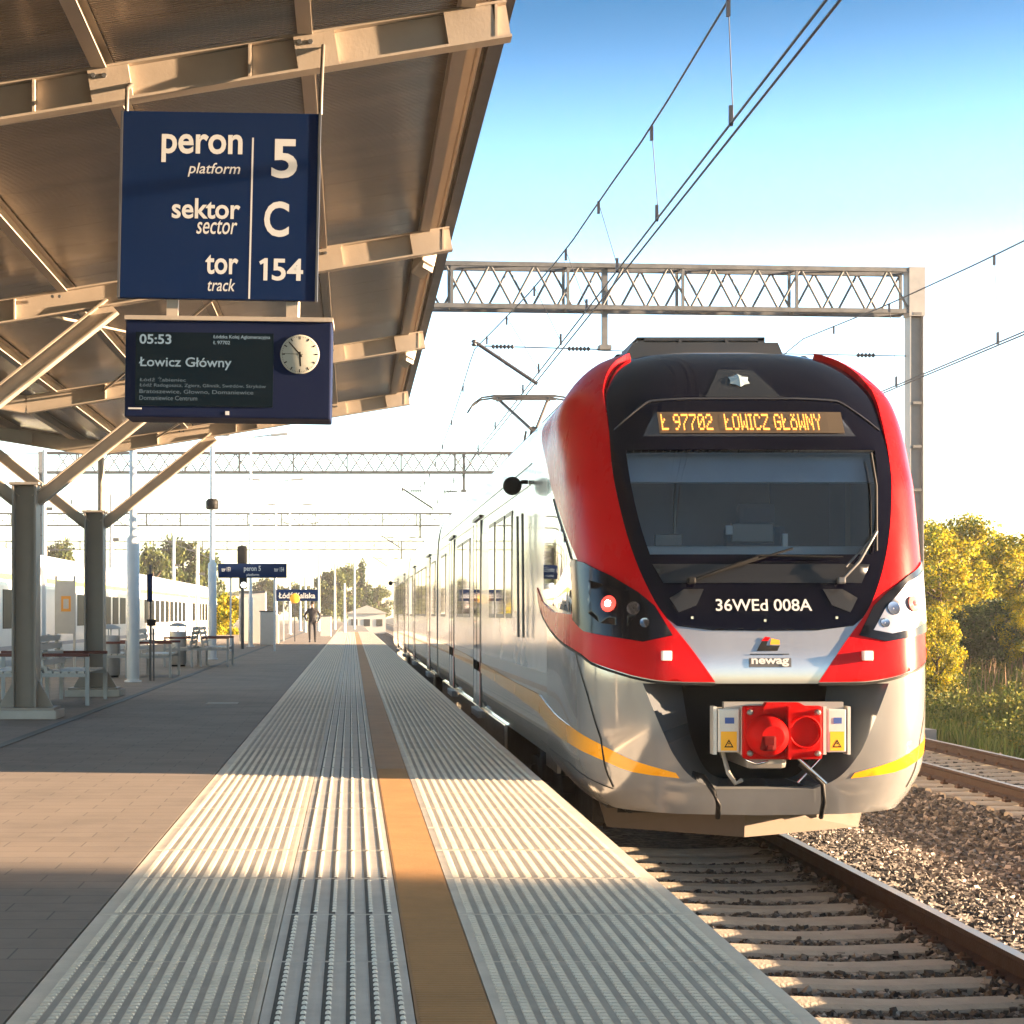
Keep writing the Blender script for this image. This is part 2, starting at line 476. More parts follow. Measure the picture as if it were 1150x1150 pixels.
def tiles(x0, x1, y0, y1, off=0.0):
    mb = MB(); k = y0
    while k < y1:
        ln = TP if k < 40 else TP * 4
        mb.box(((x0 + x1) / 2, k + ln / 2, -0.02), (x1 - x0 - .004, ln - .006, 0.04)); k += ln
    return mb
def ribs(mb, xc, w, h, y0, ysw, y1, pitch, duty=0.68, mi=0):
    mb.cur = mi
    def fr(x, ya, yb, w, h, e=.006):
        z = 0.0008
        mb.add([(x - w / 2, ya, z), (x + w / 2, ya, z), (x + w / 2, yb, z), (x - w / 2, yb, z),
                (x - w / 2 + e, ya + e, h), (x + w / 2 - e, ya + e, h), (x + w / 2 - e, yb - e, h), (x - w / 2 + e, yb - e, h)],
               [(4, 5, 6, 7), (0, 1, 5, 4), (1, 2, 6, 5), (2, 3, 7, 6), (3, 0, 4, 7)])
    for x in xc:
        y = y0; ysw2 = Y0T + math.ceil((ysw - Y0T) / TP) * TP
        while y < ysw2 - pitch:
            t = (y - Y0T) % TP
            if t < TP - pitch * .9: fr(x, y, y + pitch * duty, w, h)
            y += pitch
        y = Y0T + math.ceil((ysw - Y0T) / TP) * TP
        while y < y1:
            ln = TP if y < 30 else TP * 8
            fr(x, y + .02, y + ln - .02, w, h * .7); y += ln
    mb.cur = 0
def shade_strips(mb, xs_, w, y0, y1):  # flat strips that paint in the shade of ribs and studs
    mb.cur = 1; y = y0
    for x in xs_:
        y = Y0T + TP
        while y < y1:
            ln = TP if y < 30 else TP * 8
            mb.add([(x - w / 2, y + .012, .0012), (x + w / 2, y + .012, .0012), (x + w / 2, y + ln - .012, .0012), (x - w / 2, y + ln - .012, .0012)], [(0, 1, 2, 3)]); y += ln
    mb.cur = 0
Y0T = 4.21
Yfar = 118
mb = tiles(TL, GL, Y0T - 10 * TP, Yfar); ribs(mb, [TL + .075 + .0552 * i for i in range(12)], .031, .0062, 5.0, 15.2, Yfar, .046, .55); shade_strips(mb, [TL + .075 + .0552 * (i + .5) for i in range(12)], .022, 5, Yfar)
o = mb.build("tactile_paving", [m_tac, m_rib_shade], fix=False); tag(o, kind="structure")
mb = tiles(GL, GR, Y0T - 10 * TP, Yfar); ribs(mb, [GL + .055 + .0745 * i for i in range(6)], .018, .0075, 5.0, 15.2, Yfar, .068, .45, 2); shade_strips(mb, [GL + .047 + .0745 * i for i in range(6)], .026, 5, Yfar)
o = mb.build("tactile_guide_paving", [m_tac2, m_stud_shade, slab_mat("pale guide rib", (0.70, 0.66, 0.58), .1)], fix=False); tag(o, kind="structure")
mb = tiles(GR, YR_, Y0T - 10 * TP, Yfar)
for i in range(260):
    y = 5.0 + i * .034
    mb.add([(GR + .012, y, .0002), (YR_ - .008, y, .0002), (YR_ - .008, y + .022, .0002), (GR + .012, y + .022, .0002),
            (GR + .012, y + .006, .003), (YR_ - .008, y + .006, .003), (YR_ - .008, y + .016, .003), (GR + .012, y + .016, .003)], [(4, 5, 6, 7), (0, 1, 5, 4), (2, 3, 7, 6)])
o = mb.build("warning_strip", m_och, fix=False); tag(o, kind="structure")
mb = tiles(YR_, XE, Y0T - 10 * TP, Yfar); ribs(mb, [YR_ + .05 + .0555 * i for i in range(16)], .031, .0062, 5.0, 15.2, Yfar, .046, .55); shade_strips(mb, [YR_ + .05 + .0555 * (i + .5) for i in range(15)], .022, 5, Yfar)
o = mb.build("tactile_edge_paving", [m_tac, m_rib_shade], fix=False); tag(o, kind="structure")
mb = MB(); mb.box((-3.2, 130, 0.003), (0.10, 280, 0.008))
o = mb.build("drain_channel", mat("cast iron channel", (0.03, 0.03, 0.03), .6)); tag(o, kind="structure")

# rails and sleepers
def rail(x, y0, y1, name="rail"):
    """flat-bottomed rail, x = centre"""
    prof = [(-.036, 0), (.036, 0), (.036, -.030), (.012, -.046), (.010, -.125), (.07, -.15), (.07, -.165), (-.07, -.165), (-.07, -.15), (-.010, -.125), (-.012, -.046), (-.036, -.030)]
    mb = MB(); k = len(prof)
    vs = [(x + a, y, RZ + c) for y in (y0, y1) for a, c in prof]
    for i in range(k):
        mb.cur = 1 if i == 0 else 0
        mb.add([vs[i], vs[(i + 1) % k], vs[k + (i + 1) % k], vs[k + i]], [(0, 1, 2, 3)])
    mb.cur = 0
    # clips
    y = y0 + .3
    return mb.build(name, [RUST, RAILTOP])
for x, lab in ((AX - GA - .036, "rusty rail hidden close against the platform edge under the train"),
               (AX + GA + .036, "rusty brown rail with a polished head running under the red train, away from the platform")):
    tag(rail(x, -2, 400), lab, "rail", "rails of the track beside the platform")
for x, lab in ((AX2 - .745, "nearer rusty rail of the empty neighbouring track right of the train"), (AX2 + .745, "farther rusty rail of the empty neighbouring track, by the weeds")):
    tag(rail(x, 6, 400), lab, "rail", "rails of the neighbouring track")
m_slp = mat("weathered concrete sleeper", (0.36, 0.31, 0.25), 0.88, 0, var=0.22, vs=5, bump=0.4, bs=50)
def sleeper_mesh():
    mb = MB(); ks = [-1.28, -1.15, -.95, -.7, -.45, -.2, 0, .2, .45, .7, .95, 1.15, 1.28]
    top = [-.165, -.163, -.163, -.164, -.172, -.182, -.186, -.182, -.172, -.164, -.163, -.163, -.165]
    vs = []
    for x, t in zip(ks, top):
        vs += [(x, -.14, -.40), (x, -.125, t - .02), (x, -.085, t), (x, .085, t), (x, .125, t - .02), (x, .14, -.40)]
    fs = []
    for i in range(len(ks) - 1):
        for j in range(5): fs.append((i * 6 + j, i * 6 + j + 1, (i + 1) * 6 + j + 1, (i + 1) * 6 + j))
    fs += [(0, 1, 2, 3, 4, 5), tuple(range(len(ks) * 6 - 1, len(ks) * 6 - 7, -1))]
    mb.add(vs, fs, False)
    return mb.build("sleeper", m_slp)
sl = sleeper_mesh()
for xr in (-GA - .036, GA + .036):
    for sg in (-1, 1):
        mb = MB(); mb.box((xr + sg * .095, 0, -.150), (.07, .11, .035), bev=.008); mb.lathe([(.022, -.155), (.022, -.115), (.012, -.105)], (xr + sg * .10, 0, 0), 'Z', 8)
        mb.build("rail_clip", mat("rusty clip", (.07, .035, .02), .8, .2, var=.3, vs=20), sl)
first = True
clip = None
def place_sleeper(x, y, lab, grp, rz):
    global first
    o = sl if first else copy_tree(sl)
    first = False
    o.location = (x, y, RZ); o.rotation_euler = (0, 0, rz)
    tag(o, lab, "sleeper", grp)
y = 7.2
while y < 16.4:
    place_sleeper(AX, y, "weathered concrete sleeper in the ballast in front of the red train", "sleepers in front of the train", random.uniform(-.006, .006)); y += .53
y = 17.0
while y < 34:
    place_sleeper(AX2, y, "concrete sleeper under the empty neighbouring track", "sleepers of the neighbouring track", random.uniform(-.005, .005)); y += .53
# ------------------------------------------------------------------ train
YR = 15.2
fYc = spline([-.6, -.28, 0, .35, .71, 1.08, 1.63, 2.05, 2.45, 2.8, 3.0, 3.15, 3.26, 3.34, 3.39, 3.42], [13.3, 13.16, 13.05, 13.0, 13.0, 13.05, 13.19, 13.33, 13.50, 13.73, 13.93, 14.12, 14.32, 14.58, 14.85, 15.15])
fW = spline([-.6, -.28, -.1, .1, .5, 1.2, 2.2, 2.6, 2.88, 3.05, 3.15, 3.24, 3.32, 3.38, 3.42], [1.02, 1.16, 1.28, 1.35, 1.365, 1.365, 1.36, 1.34, 1.29, 1.18, 1.08, .95, .72, .42, .02])
def dense(f, a=-.6, b=3.42, k=3000):
    tb = [f(a + (b - a) * i / k) for i in range(k + 1)]; sc = k / (b - a)
    def g(z):
        t = (z - a) * sc
        if t <= 0: return tb[0]
        if t >= k: return tb[k]
        i = int(t); return tb[i] + (tb[i + 1] - tb[i]) * (t - i)
    return g
fYc = dense(fYc); fW = dense(fW)
def nexp(z): return 6.0 if z < 2.2 else max(3.6, 6.0 - (z - 2.2) * 2.2)
UY = 3.3           # metres per unit of U beyond the corner
def surf(U, z):
    w = fW(z); yc = fYc(z); s = 1 if U >= 0 else -1; a = abs(U)
    if a > 1: return Vector((AX + s * w, YR + (a - 1) * UY, z))
    ph = a * math.pi / 2; n_ = nexp(z)
    sn, cs = math.sin(ph), math.cos(ph)
    r = 1 / ((sn ** n_ + max(cs, 1e-9) ** n_) ** (1 / n_))
    return Vector((AX + s * w * r * sn, YR - (YR - yc) * r * cs, z))
def normal(U, z):
    e = 0.004
    a = surf(U + e, z) - surf(U - e, z); b_ = surf(U, min(z + e, 3.418)) - surf(U, z - e)
    nn = a.cross(b_)
    return nn.normalized() if nn.length > 1e-9 else Vector((0, 0, 1))
def inside(p):
    x, y, z = p
    if z > 3.42 or z < -.6: return False
    w = fW(z)
    if y >= YR: return abs(x - AX) < w
    L = YR - fYc(z); q = (YR - y) / L
    if q > 1: return False
    n_ = nexp(z)
    return (abs(x - AX) / w) ** n_ + q ** n_ < 1
def toU(p):
    x, y, z = p; s = 1 if x >= AX else -1
    if y >= YR: return s * (1 + (y - YR) / UY)
    w = fW(z); L = YR - fYc(z)
    return s * math.atan2(abs(x - AX) / w, (YR - y) / L) / (math.pi / 2)
def hit(px, py):
    d = Vector(((px - VX) / F, 1, -(py - VY) / F)); o = Vector((0, 0, H))
    t = 12.0
    while t < 22 and not inside(o + d * t): t += .02
    lo, hi = t - .02, t
    for _ in range(24):
        m_ = (lo + hi) / 2
        if inside(o + d * m_): hi = m_
        else: lo = m_
    p = o + d * hi
    return (toU(p), p.z)
def hits(pts): return [hit(*p) for p in pts]
def mirror(pts): return [(-u, z) for u, z in reversed(pts)]
def smooth_path(pts, k=5):
    """catmull-rom through an open list of (U,z)"""
    out = []
    P = [pts[0]] + list(pts) + [pts[-1]]
    for i in range(1, len(P) - 2):
        p0, p1, p2, p3 = [np.array(P[j]) for j in (i - 1, i, i + 1, i + 2)]
        for j in range(k):
            t = j / k
            out.append(tuple(0.5 * ((2 * p1) + (-p0 + p2) * t + (2 * p0 - 5 * p1 + 4 * p2 - p3) * t * t + (-p0 + 3 * p1 - 3 * p2 + p3) * t ** 3)))
    out.append(tuple(pts[-1]))
    return out
SU = 2.2
def in_poly(x, y, poly):
    c = False; j = len(poly) - 1
    for i in range(len(poly)):
        xi, yi = poly[i]; xj, yj = poly[j]
        if (yi > y) != (yj > y) and x < (xj - xi) * (y - yi) / (yj - yi) + xi: c = not c
        j = i
    return c
def in_poly_np(X, Y, poly):
    P = np.asarray(poly, float); c = np.zeros(X.shape, bool); Q = np.roll(P, 1, 0)
    for (xi, yi), (xj, yj) in zip(P, Q):
        if yi == yj: continue
        c ^= ((yi > Y) != (yj > Y)) & (X < (xj - xi) * (Y - yi) / (yj - yi) + xi)
    return c
def densify(poly, step=.045):
    out = []
    for i in range(len(poly)):
        a = np.array(poly[i]); b_ = np.array(poly[(i + 1) % len(poly)])
        k = max(1, int(np.linalg.norm(b_ - a) / step))
        for j in range(k): out.append(tuple(a + (b_ - a) * j / k))
    return out
def panel(name, outline, m, parent, off=.006, holes=(), rim=.02, grid=.05, offf=None):
    """a shaped panel laid on the nose; outline in (U,z)"""
    po = densify([(u * SU, z) for u, z in outline]); hs = [densify([(u * SU, z) for u, z in h]) for h in holes]
    pts = []; edges = []
    for lp in [po] + hs:
        s0 = len(pts); pts += lp; k = len(lp)
        edges += [(s0 + i, s0 + (i + 1) % k) for i in range(k)]
    bnd = np.array(pts)
    x0, y0 = bnd.min(0); x1, y1 = bnd.max(0)
    gx = np.arange(x0 + grid * .5, x1, grid); gy = np.arange(y0 + grid * .5, y1, grid)
    if len(gx) and len(gy):
        X, Y = np.meshgrid(gx, gy, indexing='ij'); X = X.ravel(); Y = Y.ravel()
        ok = in_poly_np(X, Y, po)
        for h in hs: ok &= ~in_poly_np(X, Y, h)
        X = X[ok]; Y = Y[ok]
        if len(X):
            dm = np.full(len(X), 1e9)
            for bxx, byy in bnd: dm = np.minimum(dm, (X - bxx) ** 2 + (Y - byy) ** 2)
            q = dm > (grid * .4) ** 2
            pts += list(zip(X[q].tolist(), Y[q].tolist()))
    V, E, Fs, ov, _, _ = delaunay_2d_cdt([Vector(p) for p in pts], edges, [], 0, 1e-6)
    nb = sum(len(x) for x in [po] + hs)
    VA = np.array([tuple(v) for v in V]); FA = np.array([f for f in Fs if len(f) == 3]); cen = VA[FA].mean(1)
    ok = in_poly_np(cen[:, 0], cen[:, 1], po)
    for h in hs: ok &= ~in_poly_np(cen[:, 0], cen[:, 1], h)
    tri = [tuple(int(i) for i in f) for f in FA[ok]]
    verts = []; rimv = {}
    for v in V:
        U = v.x / SU; z = v.y
        nn = normal(U, z); o_ = off if offf is None else off + offf(U, z)
        verts.append(surf(U, z) + nn * o_)
    mb = MB(); mb.add(verts, tri, True)
    cnt = {}
    for f in tri:
        for i in range(len(f)):
            e = (f[i], f[(i + 1) % len(f)]); cnt[e] = cnt.get(e, 0) + 1
    if rim:
        for (a, b_) in cnt:
            if (b_, a) in cnt: continue
            va, vb = verts[a], verts[b_]
            na = normal(V[a].x / SU, V[a].y); nb2 = normal(V[b_].x / SU, V[b_].y)
            oa = rim + (0 if offf is None else offf(V[a].x / SU, V[a].y)); ob = rim + (0 if offf is None else offf(V[b_].x / SU, V[b_].y))
            mb.add([va, vb, vb - nb2 * ob, va - na * oa], [(1, 0, 3, 2)])
    return mb.build(name, m, parent, fix=False)
def frontU(x, z):
    w = fW(z); n_ = nexp(z); s = min(.9999, abs(x) / w); c = (1 - s ** n_) ** (1 / n_)
    return math.copysign(math.atan2(s, c) / (math.pi / 2), x)
def fpt(x, z, off):
    U = frontU(x, z); return surf(U, z) + normal(U, z) * off
def front_text(mb, s, xc, w, z0, h, off, bold=0.0, shear=0.0):
    vs, fs = text_geo(s, bold, shear)
    mb.add([fpt(xc + (a - .5) * w, z0 + b_ * h, off) for a, b_ in vs], fs)

train = empty("passenger_train", (AX, 13.0, RZ))
tag(train, "modern electric multiple unit train with red, black and silver nose standing at the platform", "train")
def TP_(o):        # keep the world place while parenting to the train's base
    o.parent = train; o.matrix_parent_inverse = Matrix.Translation(train.location).inverted(); return o
class _T: pass
def tpart(mb, name, m, fix=True): return TP_(mb.build(name, m, None, fix))
def tpanel(*a, **k):
    p = k.pop("under", None); o = panel(a[0], a[1], a[2], None, **k)
    if p: o.parent = p; o.matrix_parent_inverse = p.matrix_world.inverted() if False else Matrix.Translation(train.location).inverted() if False else Matrix(); return o
    return TP_(o)
def sub(mb, name, m, parent, fix=True):
    """sub-part given in world coordinates under a part whose own transform is the train's"""
    o = mb.build(name, m, parent, fix); return o

# outlines (left half, traced once, mirrored about the axis)
inner = [(-.535, 3.26)] + hits([(682, 432), (683, 470), (687, 520), (694, 560), (704, 600), (718, 640), (735, 675), (748, 694)])
ztop = 3.27
itop = (inner[0][0], inner[0][1])
glassL = hits([(703, 506), (707, 535), (714, 570), (722, 600), (730, 623)])
gl = smooth_path(glassL, 4)
glass_o = gl + mirror(gl)
maskb = hits([(760, 703), (800, 708)])
ml = smooth_path(inner, 4)
zc = 1.2 - 18.5 / 152.8
half = [(ml[0][0] * .97, 3.31), (ml[0][0] * .999, itop[1] + .02)] + ml + maskb
mask_o = half + [(0.0, zc)] + mirror(half)
# bottom outline of the body shell
def zbot(U):
    return float(np.interp(abs(U), [0, .3, .5, .6, .75, 1.0, 1.3], [-.285, -.275, -.25, -.21, -.13, -.05, -.02]))
openL = hits([(722, 768), (735, 800), (748, 830), (758, 850), (778, 874), (803, 886)])
ol = smooth_path(openL, 4)
ol[0] = (ol[0][0], .695)
open_o = [(0, .695)] + [(ol[0][0], .695)] + ol[1:] + [(0, ol[-1][1])] + mirror([(ol[0][0], .695)] + ol[1:])
base_o = [(u, zbot(u)) for u in np.linspace(-1.0, 1.0, 61)] + [(1.0, 3.2), (1.0, 3.405)] + [(u, 3.405) for u in np.linspace(.96, -.96, 40)] + [(-1.0, 3.405), (-1.0, 3.2)]
nose = tpanel("nose_shell", base_o, SILVER, off=0.0, holes=[open_o, glass_o], rim=.04, grid=.045)

# flank panels run back along the side; white upper body
fin = lambda U, z: 0.045 * min(1, max(0, (z - 2.35) / .8)) * min(1, max(0, (1.05 - abs(U)) / .35))
outer = [(-.555, 3.285), (-.66, 3.24), (-.80, 3.17), (-.98, 3.06), (-1.14, 2.96)] + hits([(610, 483), (613, 512), (620, 545), (630, 577), (641, 608), (651, 632)])
outer = smooth_path(outer, 3)
botline = smooth_path(hits([(604, 660), (608, 685), (619, 706), (644, 728), (665, 743), (692, 753), (717, 760), (750, 765), (803, 766)]), 3)
red_o = list(outer) + hits([(648, 660), (643, 690), (622, 687), (610, 676)]) + botline + hits([(775, 727)]) + list(reversed(smooth_path(inner, 3)))
red_o = [(u, z) for u, z in red_o]
red_o = red_o[::-1]
def area(p): return sum(p[i][0] * p[(i + 1) % len(p)][1] - p[(i + 1) % len(p)][0] * p[i][1] for i in range(len(p)))
if area(red_o) < 0: red_o = red_o[::-1]
tpanel("red_side_panel", red_o, REDP, off=.010, rim=.05, offf=fin)
tpanel("red_side_panel", mirror(red_o), REDP, off=.010, rim=.05, offf=fin)
if area(mask_o) < 0: mask_o = mask_o[::-1]
mask = tpanel("front_mask", mask_o, BLACKG, off=.007, holes=[glass_o], rim=.05, grid=.05)
# dark bottom edge line under the red
lw = .016
def strip(name, path, w, m, off, parent=None):
    up = [(u, z + w / 2) for u, z in path]; dn = [(u, z - w / 2) for u, z in path]
    o_ = dn + up[::-1]
    if area(o_) < 0: o_ = o_[::-1]
    return tpanel(name, o_, m, off=off, rim=off + .004, grid=.08)
bl2 = [(u, z - .016) for u, z in botline]
for q in (bl2, mirror(bl2)): strip("seam", q, .018, BLACKM, .009)
# body-side white pillar strip behind the red panel and black cab side window
cabw = smooth_path(hits([(622, 560), (634, 600), (646, 640)]), 3) + hits([(643, 688), (622, 680), (612, 668)]) + hits([(612, 620), (612, 585)])
if area(cabw) < 0: cabw = cabw[::-1]
m_cabw = mat("cab side glass", (0.02, 0.025, 0.03), 0.03, 0, coat=1.0)
for q in (cabw, mirror(cabw)): tpanel("cab_side_window", q, m_cabw, off=.012, rim=.02)

# windscreen: tinted glass over a real cab
def glass_mat(name, tint, gl=1.45):
    m, n, l, b = node_mat(name)
    n.remove(b)
    out = n["Material Output"]
    tr = n.new("ShaderNodeBsdfTransparent"); tr.inputs[0].default_value = (*tint, 1)
    gs = n.new("ShaderNodeBsdfGlossy"); gs.inputs["Roughness"].default_value = 0.01; gs.inputs[0].default_value = (.9, .95, 1, 1)
    fr = n.new("ShaderNodeFresnel"); fr.inputs[0].default_value = gl
    mx = n.new("ShaderNodeMixShader"); l.new(fr.outputs[0], mx.inputs[0]); l.new(tr.outputs[0], mx.inputs[1]); l.new(gs.outputs[0], mx.inputs[2]); l.new(mx.outputs[0], out.inputs[0])
    return m
GLASS = glass_mat("windscreen glass", (0.74, 0.82, 0.90), 1.9)
LENS = glass_mat("clear lens", (0.85, 0.86, 0.88), 1.5)
ws = tpanel("windscreen", glass_o if area(glass_o) > 0 else glass_o[::-1], GLASS, off=-.012, rim=0, grid=.08)
# cab interior
m_blind = mat("grey sun blind", (0.40, 0.47, 0.58), .7, var=.1, vs=3)
m_cab = mat("cab navy lining", (0.06, 0.085, 0.14), .6, var=.2, vs=3)
m_desk = mat("cab desk grey", (0.36, 0.39, 0.42), .5, var=.1, vs=4)
cab = empty("cab_interior"); TP_(cab)
mb = MB()
zb0, zb1 = .95, 3.1
mb.box((AX, 15.1, 1.9), (2.3, .04, 1.9)); mb.box((AX - 1.20, 14.5, 1.7), (.03, 1.1, 1.5)); mb.box((AX + 1.20, 14.5, 1.7), (.03, 1.1, 1.5)); mb.box((AX, 14.4, 1.1), (2.3, 1.4, .04)); mb.box((AX, 14.7, 2.80), (2.0, .8, .04))
sub(mb, "lining", m_cab, cab)
mb = MB(); mb.box((AX, 13.68, 1.52), (2.0, .28, .10), rx=R(-8), bev=.02); mb.box((AX, 13.86, 1.62), (1.95, .08, .22), bev=.02)
sub(mb, "desk", m_desk, cab)
mb = MB(); mb.box((AX + .02, 13.72, 2.36), (2.0, .015, .30), rx=R(-14)); mb.tube([(AX - 1.0, 13.70, 2.22), (AX + 1.02, 13.70, 2.22)], .012)
sub(mb, "sun_blind", m_blind, cab)
mb = MB(); mb.box((AX + .25, 14.5, 1.55), (.5, .14, .75), bev=.06); mb.box((AX + .25, 14.46, 2.0), (.30, .12, .2), bev=.04); mb.box((AX + .25, 14.2, 1.25), (.5, .5, .12), bev=.04)
sub(mb, "driver_seat", mat("seat cloth", (.05, .06, .085), .9), cab)
mb = MB(); mb.box((AX + .12, 14.0, 1.84), (.34, .05, .16), bev=.015); mb.box((AX - .55, 13.95, 1.78), (.22, .04, .10), bev=.01); mb.box((AX + .75, 15.05, 1.9), (.5, .02, 1.2)); mb.box((AX - .3, 15.05, 1.95), (.02, .03, 1.4))
sub(mb, "console_screen", mat("console plastic", (.01, .012, .02), .3), cab)
mb = MB(); mb.box((AX - .08, 13.92, 1.86), (.05, .03, .07)); mb.box((AX - .95, 13.95, 2.0), (.05, .05, .22)); mb.box((AX + .35, 13.9, 1.78), (.04, .03, .1))
sub(mb, "white_fitting", WHITES, cab)

# destination display
dispL = hits([(722, 491), (735, 465)])
disp_o = [dispL[1], dispL[0]] + [(-dispL[0][0], dispL[0][1]), (-dispL[1][0], dispL[1][1])]
if area(disp_o) < 0: disp_o = disp_o[::-1]
m_disp = mat("display glass", (0.018, 0.018, 0.022), .08, coat=1)
disp = tpanel("destination_display", disp_o, m_disp, off=.010, rim=.012)
# amber matrix
FONT5 = {'L': "10000 10000 11000 10000 10000 10000 11111", '9': "01110 10001 10001 01111 00001 00010 01100", '7': "11111 00001 00010 00100 01000 01000 01000", '0': "01110 10001 10011 10101 11001 10001 01110",
 '2': "01110 10001 00001 00110 01000 10000 11111", 'O': "01110 10001 10001 10001 10001 10001 01110", 'W': "10001 10001 10001 10101 10101 11011 10001", 'I': "111 010 010 010 010 010 111", 'C': "01110 10001 10000 10000 10000 10001 01110",
 'Z': "11111 00001 00010 00100 01000 10000 11111", 'G': "01110 10001 10000 10111 10001 10001 01110", 'l': "10000 10000 10100 11000 10000 10000 11111", 'N': "10001 11001 10101 10101 10011 10001 10001", 'Y': "10001 10001 01010 00100 00100 00100 00100", ' ': "00 00 00 00 00 00 00", 'o': "01010 00100 01110 10001 10001 10001 01110", '_': "000 000 000 000 000 000 000"}
m_led = mat("amber led", (.02, .01, 0), .5, emit=(1.0, .30, .045), es=.42)
m_ledp = mat("led field", (.03, .022, .014), .5, emit=(.5, .25, .08), es=.015)
cells = []; cx = 0
for ch in "l 97702__lOWICZ GloWNY":
    rows = FONT5[ch].split(); w_ = len(rows[0])
    for r_, row in enumerate(rows):
        for c_, bit in enumerate(row):
            if bit == '1': cells.append((cx + c_, 6 - r_))
    cx += w_ + 1
xa, xb_ = (738 - 834) / 144.9, (916 - 834) / 144.9
za, zb_ = 1.2 + (690 - 487.5) / 145.5, 1.2 + (690 - 469) / 145.0
mb = MB(); mb2 = MB()
sxp = (xb_ - xa) / cx; szp = (zb_ - za) / 7
for (i, j) in cells:
    x = xa + i * sxp; z = za + j * szp
    mb.add([fpt(x + a * sxp * .95, z + b_ * szp * .9, .024) for a, b_ in ((0.05, 0.05), (1, 0.05), (1, 1), (0.05, 1))], [(0, 1, 2, 3)])
for i in range(12):
    x0 = xa - .02 + (xb_ - xa + .18) * i / 12; x1 = xa - .02 + (xb_ - xa + .18) * (i + 1) / 12
    mb2.add([fpt(x0, za - .02, .018), fpt(x1, za - .02, .018), fpt(x1, zb_ + .02, .018), fpt(x0, zb_ + .02, .018)], [(0, 1, 2, 3)])
sub(mb2, "led_field", m_ledp, disp, False)
sub(mb, "led_text", m_led, disp, False)
# brow line over the display
brow = smooth_path(hits([(690, 484), (722, 456), (738, 451), (780, 449)]), 3)
brow = brow + mirror(brow)
strip("brow_trim", brow, .012, mat("grey brow trim", (.03, .03, .034), .25, coat=.5), .016)
# top lamp emblem
emb = hits([(792, 447), (806, 417)])
e_o = [emb[0], (-emb[0][0], emb[0][1]), (-emb[1][0], emb[1][1]), emb[1]]
if area(e_o) < 0: e_o = e_o[::-1]
m_lampgl = mat("lamp bezel", (.012, .013, .015), .25)
topl = tpanel("top_lamp", e_o, m_lampgl, off=.012, rim=.02)
c0 = surf(0, 1.2 + (690 - 432) / 142.0); nn0 = normal(0, c0.z)
mb = MB(); q = nn0.to_track_quat('Z', 'Y').to_matrix()
hexp = []
for k in range(12):
    a = k * math.pi / 6; r_ = .090 if k % 2 == 0 else .068
    hexp.append(c0 + nn0 * .02 + q @ Vector((r_ * math.cos(a + .52), r_ * math.sin(a + .52), 0)))
cc = c0 + nn0 * .045
for k in range(12): mb.add([hexp[k], hexp[(k + 1) % 12], cc], [(0, 1, 2)])
sub(mb, "lamp_facets", mat("faceted lamp glass", (.42, .52, .55), .15, .4, coat=1), topl)

# headlights
hl = hits([(644, 628), (658, 632), (687, 647), (717, 666), (735, 681), (755, 714), (736, 718), (722, 721), (680, 714), (658, 709), (646, 696)])
if area(hl) < 0: hl = hl[::-1]
il = hits([(664, 652), (700, 662), (716, 690), (704, 704), (676, 700), (663, 688)])
if area(il) < 0: il = il[::-1]
big_ = mirror(hits([(656, 640), (690, 655), (722, 684), (738, 708), (716, 712), (684, 705), (660, 698)]))
if area(big_) < 0: big_ = big_[::-1]
m_refl = mat("sunlit lamp reflector", (.30, .30, .33), .28, .6)
m_lens = mat("black bezel and shaded reflector", (.006, .006, .008), .16, spec=.25)
m_tail = mat("tail lamp lit", (.5, .05, .05), .3, emit=(1, .05, .03), es=.28)
m_tailc = mat("tail lamp core", (.9, .9, .9), .3, emit=(1, .85, .80), es=7.0)
m_tailoff = mat("tail lamp unlit", (.55, .16, .16), .12, coat=1)
